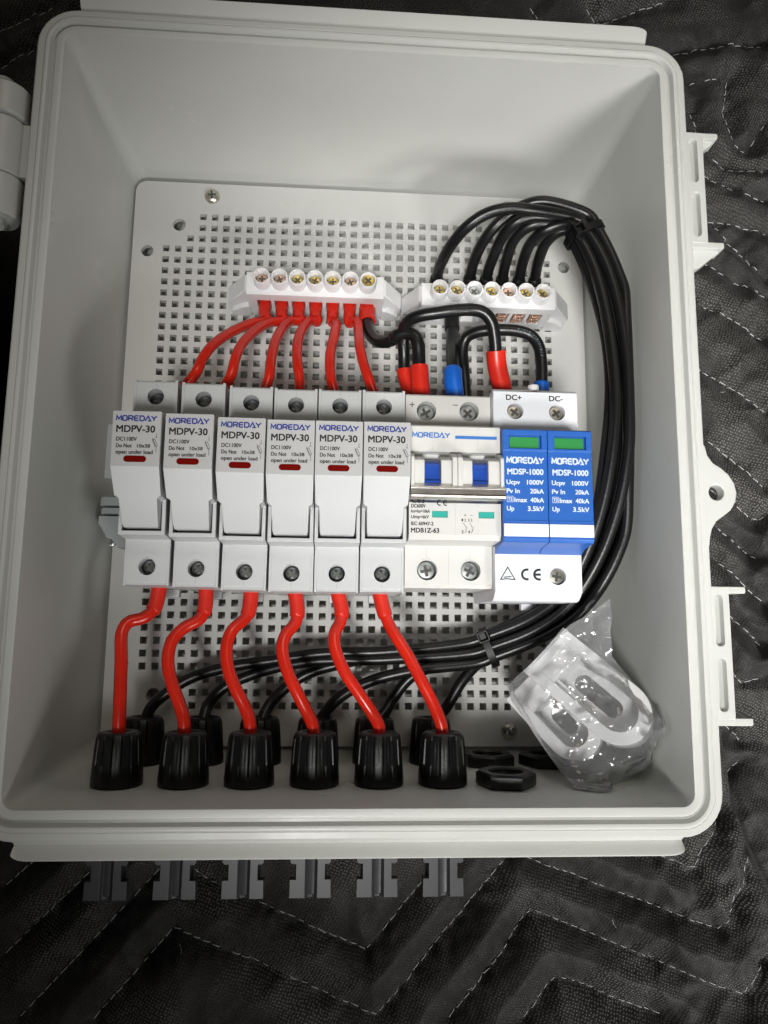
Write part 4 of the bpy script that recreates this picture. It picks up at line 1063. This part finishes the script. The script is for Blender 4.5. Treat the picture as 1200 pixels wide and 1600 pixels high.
outline = [(101.4,-74.1,66.0),(96.6,-78.8,62.0),(87.2,-84.8,58.0),(80.8,-91.2,56.0),(75.1,-97.6,54.0),(69.2,-104.2,50.0),(63.0,-110.3,48.0),(65.3,-116.8,46.0),(71.6,-126.1,48.0),(77.7,-135.6,50.0),(82.5,-143.4,56.0),(86.4,-149.0,64.0),(91.5,-150.0,66.0),(96.5,-151.1,68.0),(101.0,-148.7,64.0),(103.3,-147.7,56.0),(110.9,-146.0,54.0),(117.9,-142.8,54.0),(124.1,-135.7,56.0),(124.4,-131.1,60.0),(125.7,-128.1,68.0),(125.7,-121.9,68.0),(124.6,-118.0,66.0),(122.4,-117.8,60.0),(116.8,-110.8,56.0),(110.2,-103.9,56.0),(104.3,-97.2,58.0),(102.8,-86.8,62.0),(102.0,-78.1,66.0)]
def film_sheet(name, label, side):
    O = [Vector((p[0], p[1])) for p in outline]; OZ = [p[2] for p in outline]
    st = 1.6
    x0, x1 = min(p.x for p in O)-st, max(p.x for p in O)+st; y0, y1 = min(p.y for p in O)-st, max(p.y for p in O)+st
    def inside(q):
        c = False; j = len(O)-1
        for i in range(len(O)):
            if (O[i].y > q.y) != (O[j].y > q.y) and q.x < (O[j].x-O[i].x)*(q.y-O[i].y)/(O[j].y-O[i].y)+O[i].x: c = not c
            j = i
        return c
    def edge(q):
        best = 1e9; z = 0
        for i in range(len(O)):
            a, b = O[i-1], O[i]; ab = b-a; t = max(0, min(1, (q-a).dot(ab)/max(ab.length_squared, 1e-6))); d = (q-a-ab*t).length
            if d < best: best = d; z = OZ[i-1]*(1-t)+OZ[i]*t
        return best, z
    pts = []
    for i in range(len(O)):
        a, b = O[i-1], O[i]; n = max(1, int((b-a).length/st))
        for k in range(n): pts.append(a.lerp(b, k/n))
    nb = len(pts)
    rng = random.Random(5)
    yy = y0
    while yy < y1:
        xx = x0
        while xx < x1:
            q = Vector((xx+rng.uniform(-.45,.45), yy+rng.uniform(-.45,.45)))
            if inside(q) and edge(q)[0] > st*0.6: pts.append(q)
            xx += st
        yy += st
    from mathutils.geometry import delaunay_2d_cdt
    vv, ee, ff, *_ = delaunay_2d_cdt(pts, [(i, (i+1) % nb) for i in range(nb)], [], 1, 1e-4)
    vs = []
    for q in vv:
        d, ze = edge(q)
        s = 1-math.exp(-d/9.0)
        core = Vector((97.0, -116.0)); g = math.exp(-((q-core).length/34)**4)
        n1 = noise.noise(Vector((q.x*0.07, q.y*0.07, 3.1*side))); n2 = noise.noise(Vector((q.x*0.16+5, q.y*0.16, 7.7*side))); n3 = abs(noise.noise(Vector((q.x*0.11-8, q.y*0.11+3, 1.3))))
        cr = (0.5-abs(noise.noise(Vector((q.x*0.2, q.y*0.2, 9.0)))))*1.6
        zf = ze*(1-s) + s*(60.0+13*math.exp(-((q-Vector((113,-124))).length/20)**2) if side > 0 else 16.0)
        wr = abs(noise.noise(Vector(((q.x+q.y)*0.05, (q.x-q.y)*0.22, 4.4))))
        wr2 = abs(noise.noise(Vector(((q.x*0.9-q.y*0.3)*0.20, (q.x*0.3+q.y*0.9)*0.05, 8.4))))
        if side > 0: z = zf + s*(3.0*n1 + 1.0*n2 - 3.0*n3 + 3.2*(0.3-wr) + 3.0*(0.3-wr2))
        else: z = zf + s*(2.0*n1)
        z += (1-s)*1.8*n2
        vs.append((q.x, q.y, z))
    # keep the pouch inside the box walls
    out = []
    for x, y, z in vs:
        ly = -146.6-0.03*max(z, 0)*0.9; lx = 118.6+0.03*max(z, 0)
        out.append((min(x, lx), max(y, ly), z))
    m = MB(); m.add(out, [list(f) for f in ff])
    return m
bag = thing('plastic_bag', 'crumpled clear plastic bag of white brackets in the lower right corner', 'plastic bag', (97, -116, 26))
film_sheet('f', '', 1).build('front_film', M_FILM, bag, 60, recalc=False)
film_sheet('b', '', -1).build('back_film', M_FILM, bag, 60, recalc=False)

# ------------------------------------------------------------------ quilted blanket
QL = [
 [(-166.0,-212.3,-24.0),(-151.6,-199.5,-24.0),(-132.3,-183.6,-24.0)],
 [(-163.4,-242.8,-24.0),(-126.2,-206.1,-24.0),(-107.8,-186.7,-24.0)],
 [(-154.6,-271.1,-24.0),(-91.6,-203.8,-24.0),(-86.4,-198.0,-24.0),(-69.9,-210.5,-24.0),(-45.0,-220.0,-24.0),(8.4,-243.3,-24.0),(33.5,-216.0,-24.0),(55.2,-190.7,-24.0),(87.8,-175.7,-24.0),(175.9,-207.2,-24.0),(187.6,-188.6,-24.0),(192.2,-174.5,-24.0)],
 [(-120.2,-272.4,-24.0),(-84.6,-231.9,-24.0),(-44.0,-248.7,-24.0),(14.6,-273.5,-24.0),(77.6,-203.0,-24.0),(81.9,-198.2,-24.0),(89.6,-201.0,-24.0),(132.5,-217.4,-24.0),(187.5,-236.6,-24.0),(194.6,-228.3,-24.0),(201.8,-210.2,-24.0),(203.2,-198.0,-24.0)],
 [(50.1,-276.0,-24.0),(91.7,-226.1,-24.0),(128.4,-240.5,-24.0),(163.6,-254.0,-24.0),(199.4,-267.5,-24.0),(210.3,-251.8,-24.0)],
 [(87.0,-276.7,-24.0),(102.9,-256.7,-24.0),(130.7,-267.1,-24.0),(159.8,-278.3,-24.0)],
 [(100.6,284.3,-24.0),(106.2,274.8,-24.0),(111.0,265.7,-24.0)],
 [(136.2,287.7,-24.0),(140.6,278.5,-24.0),(183.4,291.1,-24.0)],
 [(173.1,255.8,-24.0),(199.7,260.6,-24.0),(246.0,267.1,-24.0)],
 [(195.7,236.0,-24.0),(212.9,241.8,-24.0)],
 [(220.9,242.3,-24.0),(217.2,220.9,-24.0),(222.3,202.0,-24.0),(230.5,195.4,-24.0),(241.6,213.5,-24.0)],
 [(195.9,218.4,-24.0),(199.1,204.8,-24.0)],
 [(198.7,182.2,-24.0),(219.2,170.3,-24.0),(239.0,164.4,-24.0)],
 [(210.0,191.0,-24.0),(220.0,183.4,-24.0),(240.2,182.4,-24.0)],
 [(198.8,150.4,-24.0),(217.8,146.9,-24.0),(237.5,142.2,-24.0)],
 [(207.4,145.6,-24.0),(224.3,128.5,-24.0),(235.5,114.5,-24.0)],
 [(199.3,124.7,-24.0),(212.1,115.9,-24.0),(234.8,103.6,-24.0)],
 [(188.7,102.5,-24.0),(206.2,93.9,-24.0),(217.1,87.5,-24.0),(233.0,77.4,-24.0)],
 [(186.7,63.6,-24.0),(204.6,53.0,-24.0),(230.1,35.3,-24.0)],
 [(188.2,23.1,-24.0),(202.5,12.6,-24.0),(211.3,5.9,-24.0),(227.1,-7.7,-24.0)],
 [(197.3,-9.8,-24.0),(208.7,-17.4,-24.0),(221.5,-27.0,-24.0),(226.0,-24.8,-24.0)],
 [(189.2,-25.2,-24.0),(196.8,-29.9,-24.0),(210.6,-39.5,-24.0),(221.5,-48.3,-24.0),(224.4,-47.6,-24.0)],
 [(184.7,-41.7,-24.0),(190.9,-45.7,-24.0),(207.3,-57.9,-24.0),(222.7,-72.0,-24.0)],
 [(190.3,-68.4,-24.0),(200.1,-76.7,-24.0),(212.1,-87.4,-24.0),(221.1,-95.0,-24.0)],
 [(192.3,-95.3,-24.0),(200.4,-106.5,-24.0),(207.2,-114.7,-24.0),(220.0,-111.7,-24.0)],
 [(203.8,-134.7,-24.0),(210.3,-141.2,-24.0),(217.5,-147.6,-24.0)],
 [(203.0,-174.6,-24.0),(208.8,-165.1,-24.0),(216.7,-158.8,-24.0)],
 [(-204.9,223.1,-24.0),(-196.8,229.7,-24.0),(-183.6,240.2,-24.0),(-166.9,252.8,-24.0)],
 [(-206.8,245.1,-24.0),(-185.1,259.7,-24.0),(-178.5,265.9,-24.0)],
]
EDGE = [(189.3,-147.6,-24.0),(192.4,-169.8,-24.0),(197.3,-185.5,-24.0),(203.5,-204.1,-24.0),(209.5,-219.4,-24.0),(215.4,-240.6,-24.0),(222.4,-258.5,-24.0)]
bx_, by_ = np.arange(-236, 272, 1.25), np.arange(-312, 322, 1.25)
GXX, GYY = np.meshgrid(bx_, by_)
def seg_dist(X, Y):
    D = np.full(X.shape, 1e9)
    for L in QL:
        for a, b in zip(L[:-1], L[1:]):
            ax, ay, bx, by = a[0], a[1], b[0], b[1]; dx, dy = bx-ax, by-ay
            t = np.clip(((X-ax)*dx+(Y-ay)*dy)/(dx*dx+dy*dy+1e-9), 0, 1)
            D = np.minimum(D, np.hypot(X-ax-t*dx, Y-ay-t*dy))
    return D
def vnoise(X, Y, s, seed):
    """smooth value noise"""
    r = np.random.RandomState(seed); T = r.rand(64, 64)*2-1
    u, v_ = X/s+100, Y/s+100; i, j = np.floor(u).astype(int), np.floor(v_).astype(int); fu, fv = u-i, v_-j
    fu = fu*fu*(3-2*fu); fv = fv*fv*(3-2*fv)
    g = lambda a, b: T[a % 64, b % 64]
    return (g(i,j)*(1-fu)+g(i+1,j)*fu)*(1-fv) + (g(i,j+1)*(1-fu)+g(i+1,j+1)*fu)*fv
def blanket_z(X, Y):
    D = seg_dist(X, Y)
    z = -30.2 + 10.0*(1-np.exp(-(D/9.5)**1.15)) + 1.5*np.exp(-D/7.0)*vnoise(X, Y, 4.2, 9) + 0.9*np.exp(-D/12.0)*vnoise(X, Y, 8.5, 10)
    wr = np.clip((X-120)/60, 0, 1)
    z += 2.0*vnoise(X, Y, 42, 1) + 1.6*vnoise(X, Y, 17, 2)
    z += (0.6+1.8*wr)*(0.5-np.abs(vnoise(X*0.8+Y*0.5, Y*0.9-X*0.5, 15, 3)))*1.6 + (0.3+0.7*wr)*vnoise(X, Y, 6.5, 4) + 0.12*vnoise(X, Y, 2.6, 6)
    # fold at the lower right: the sheet rolls down past a curved edge
    ey = np.array([p[1] for p in EDGE])[::-1]; ex = np.array([p[0] for p in EDGE])[::-1]
    xe = np.interp(Y, ey, ex); inr = np.clip((Y-ey[0])/40, 0, 1)*np.clip((ey[-1]+30-Y)/30, 0, 1)
    over = np.clip((X-xe)/16, 0, 1); over = over*over*(3-2*over)
    z -= 26*over*inr
    roll = np.exp(-((X-xe+6)/8)**2)*inr; z += 2.5*roll
    # pressed flat under the box
    m_ = np.clip((np.maximum(np.abs(X)-128, np.abs(Y)-154))/10, 0, 1)
    return z*m_ + (1-m_)*np.minimum(z, -22.6)
Z = blanket_z(GXX, GYY)
ny_, nx_ = Z.shape
verts = np.stack([GXX.ravel(), GYY.ravel(), Z.ravel()], 1)*MM
ii = np.arange(ny_*nx_).reshape(ny_, nx_)
faces = np.stack([ii[:-1,:-1].ravel(), ii[:-1,1:].ravel(), ii[1:,1:].ravel(), ii[1:,:-1].ravel()], 1)
me = bpy.data.meshes.new('quilted_blanket'); me.from_pydata(verts.tolist(), [], faces.tolist()); me.materials.append(M_BLANKET)
me.polygons.foreach_set('use_smooth', [True]*len(me.polygons)); me.update()
blanket = bpy.data.objects.new('quilted_blanket', me); col.objects.link(blanket)
blanket['kind'] = 'structure'; blanket['label'] = 'black quilted moving blanket with pale zigzag stitching under the enclosure'
# stitches
rng = random.Random(3)
m = MB(); segs = []
for L in QL:
    P = [Vector((p[0], p[1])) for p in L]; s_ = 0.0; i = 0; pos = P[0].copy()
    lens = [(P[k+1]-P[k]).length for k in range(len(P)-1)]; tot = sum(lens)
    def at(s):
        for k, l in enumerate(lens):
            if s <= l: return P[k].lerp(P[k+1], s/l)
            s -= l
        return P[-1]
    while s_ < tot-2:
        l = rng.uniform(3.4, 4.6); a = at(s_); b = at(min(s_+l, tot)); s_ += l+rng.uniform(0.9, 1.7)
        j = Vector((rng.uniform(-.25,.25), rng.uniform(-.25,.25))); segs.append((a+j, b-j)) if rng.random() > 0.06 else None
A = np.array([[a.x, a.y, b.x, b.y] for a, b in segs])
za, zb, zm = blanket_z(A[:,0], A[:,1]), blanket_z(A[:,2], A[:,3]), blanket_z((A[:,0]+A[:,2])/2, (A[:,1]+A[:,3])/2)
for k, (a, b) in enumerate(segs):
    mid = (a+b)/2; mz = max(zm[k], (za[k]+zb[k])/2)
    m.tube([(a.x, a.y, za[k]+0.05), (a.x*0.8+b.x*0.2, a.y*0.8+b.y*0.2, mz+0.45), (a.x*0.2+b.x*0.8, a.y*0.2+b.y*0.8, mz+0.45), (b.x, b.y, zb[k]+0.05)], [0.13, 0.21, 0.21, 0.13], 5)
st = m.build('stitching', M_THREAD, blanket, 60); st['kind'] = 'stuff'

# faint pale scratches on the right wall of the enclosure
rng = random.Random(11)
for y, z, l in ((-28, 44, 9), (-36, 52, 7), (-52, 40, 12), (-55, 41.5, 6), (-84, 38, 8), (-92, 60, 5), (52, 60, 5), (-20, 58, 4), (70, 40, 3)):
    wx = 119.9 + (z/50.0)*1.9 if z < 50 else 121.8 + (z-50)/35.3*1.15
    m = MB(); x0 = wx-0.12
    dz = l; dxz = dz*0.038
    m.add([(x0, y, z), (x0, y+0.22, z), (x0+dxz-0.03, y+0.6+0.16, z+dz), (x0+dxz-0.03, y+0.6, z+dz)], [(0,1,2,3)])
    m.build('scratch', M_SCR, box, 0, recalc=False)

# a few loose fibres lying on the blanket
for x, y, a, l in ((-37.0, -197.0, -0.9, 5), (132.0, -232.0, -1.1, 4.5), (-150.0, -228.0, 0.4, 3), (205.0, 45.0, 0.3, 4), (186.0, 190.0, 1.2, 3.5), (60.0, -262.0, 0.2, 3), (-80.0, -240.0, 2.0, 3.5), (190.0, -25.0, 0.8, 2.5)):
    P = []
    for k in range(6):
        t = k/5-0.5; px, py = x + l*t*math.cos(a) - 1.6*t*t*math.sin(a), y + l*t*math.sin(a) + 1.6*t*t*math.cos(a)
        P.append((px, py, float(blanket_z(np.array([px]), np.array([py]))[0])+0.25))
    MB().tube(P, 0.11, 5).build('loose_fibre', M_THREAD, blanket, 60)
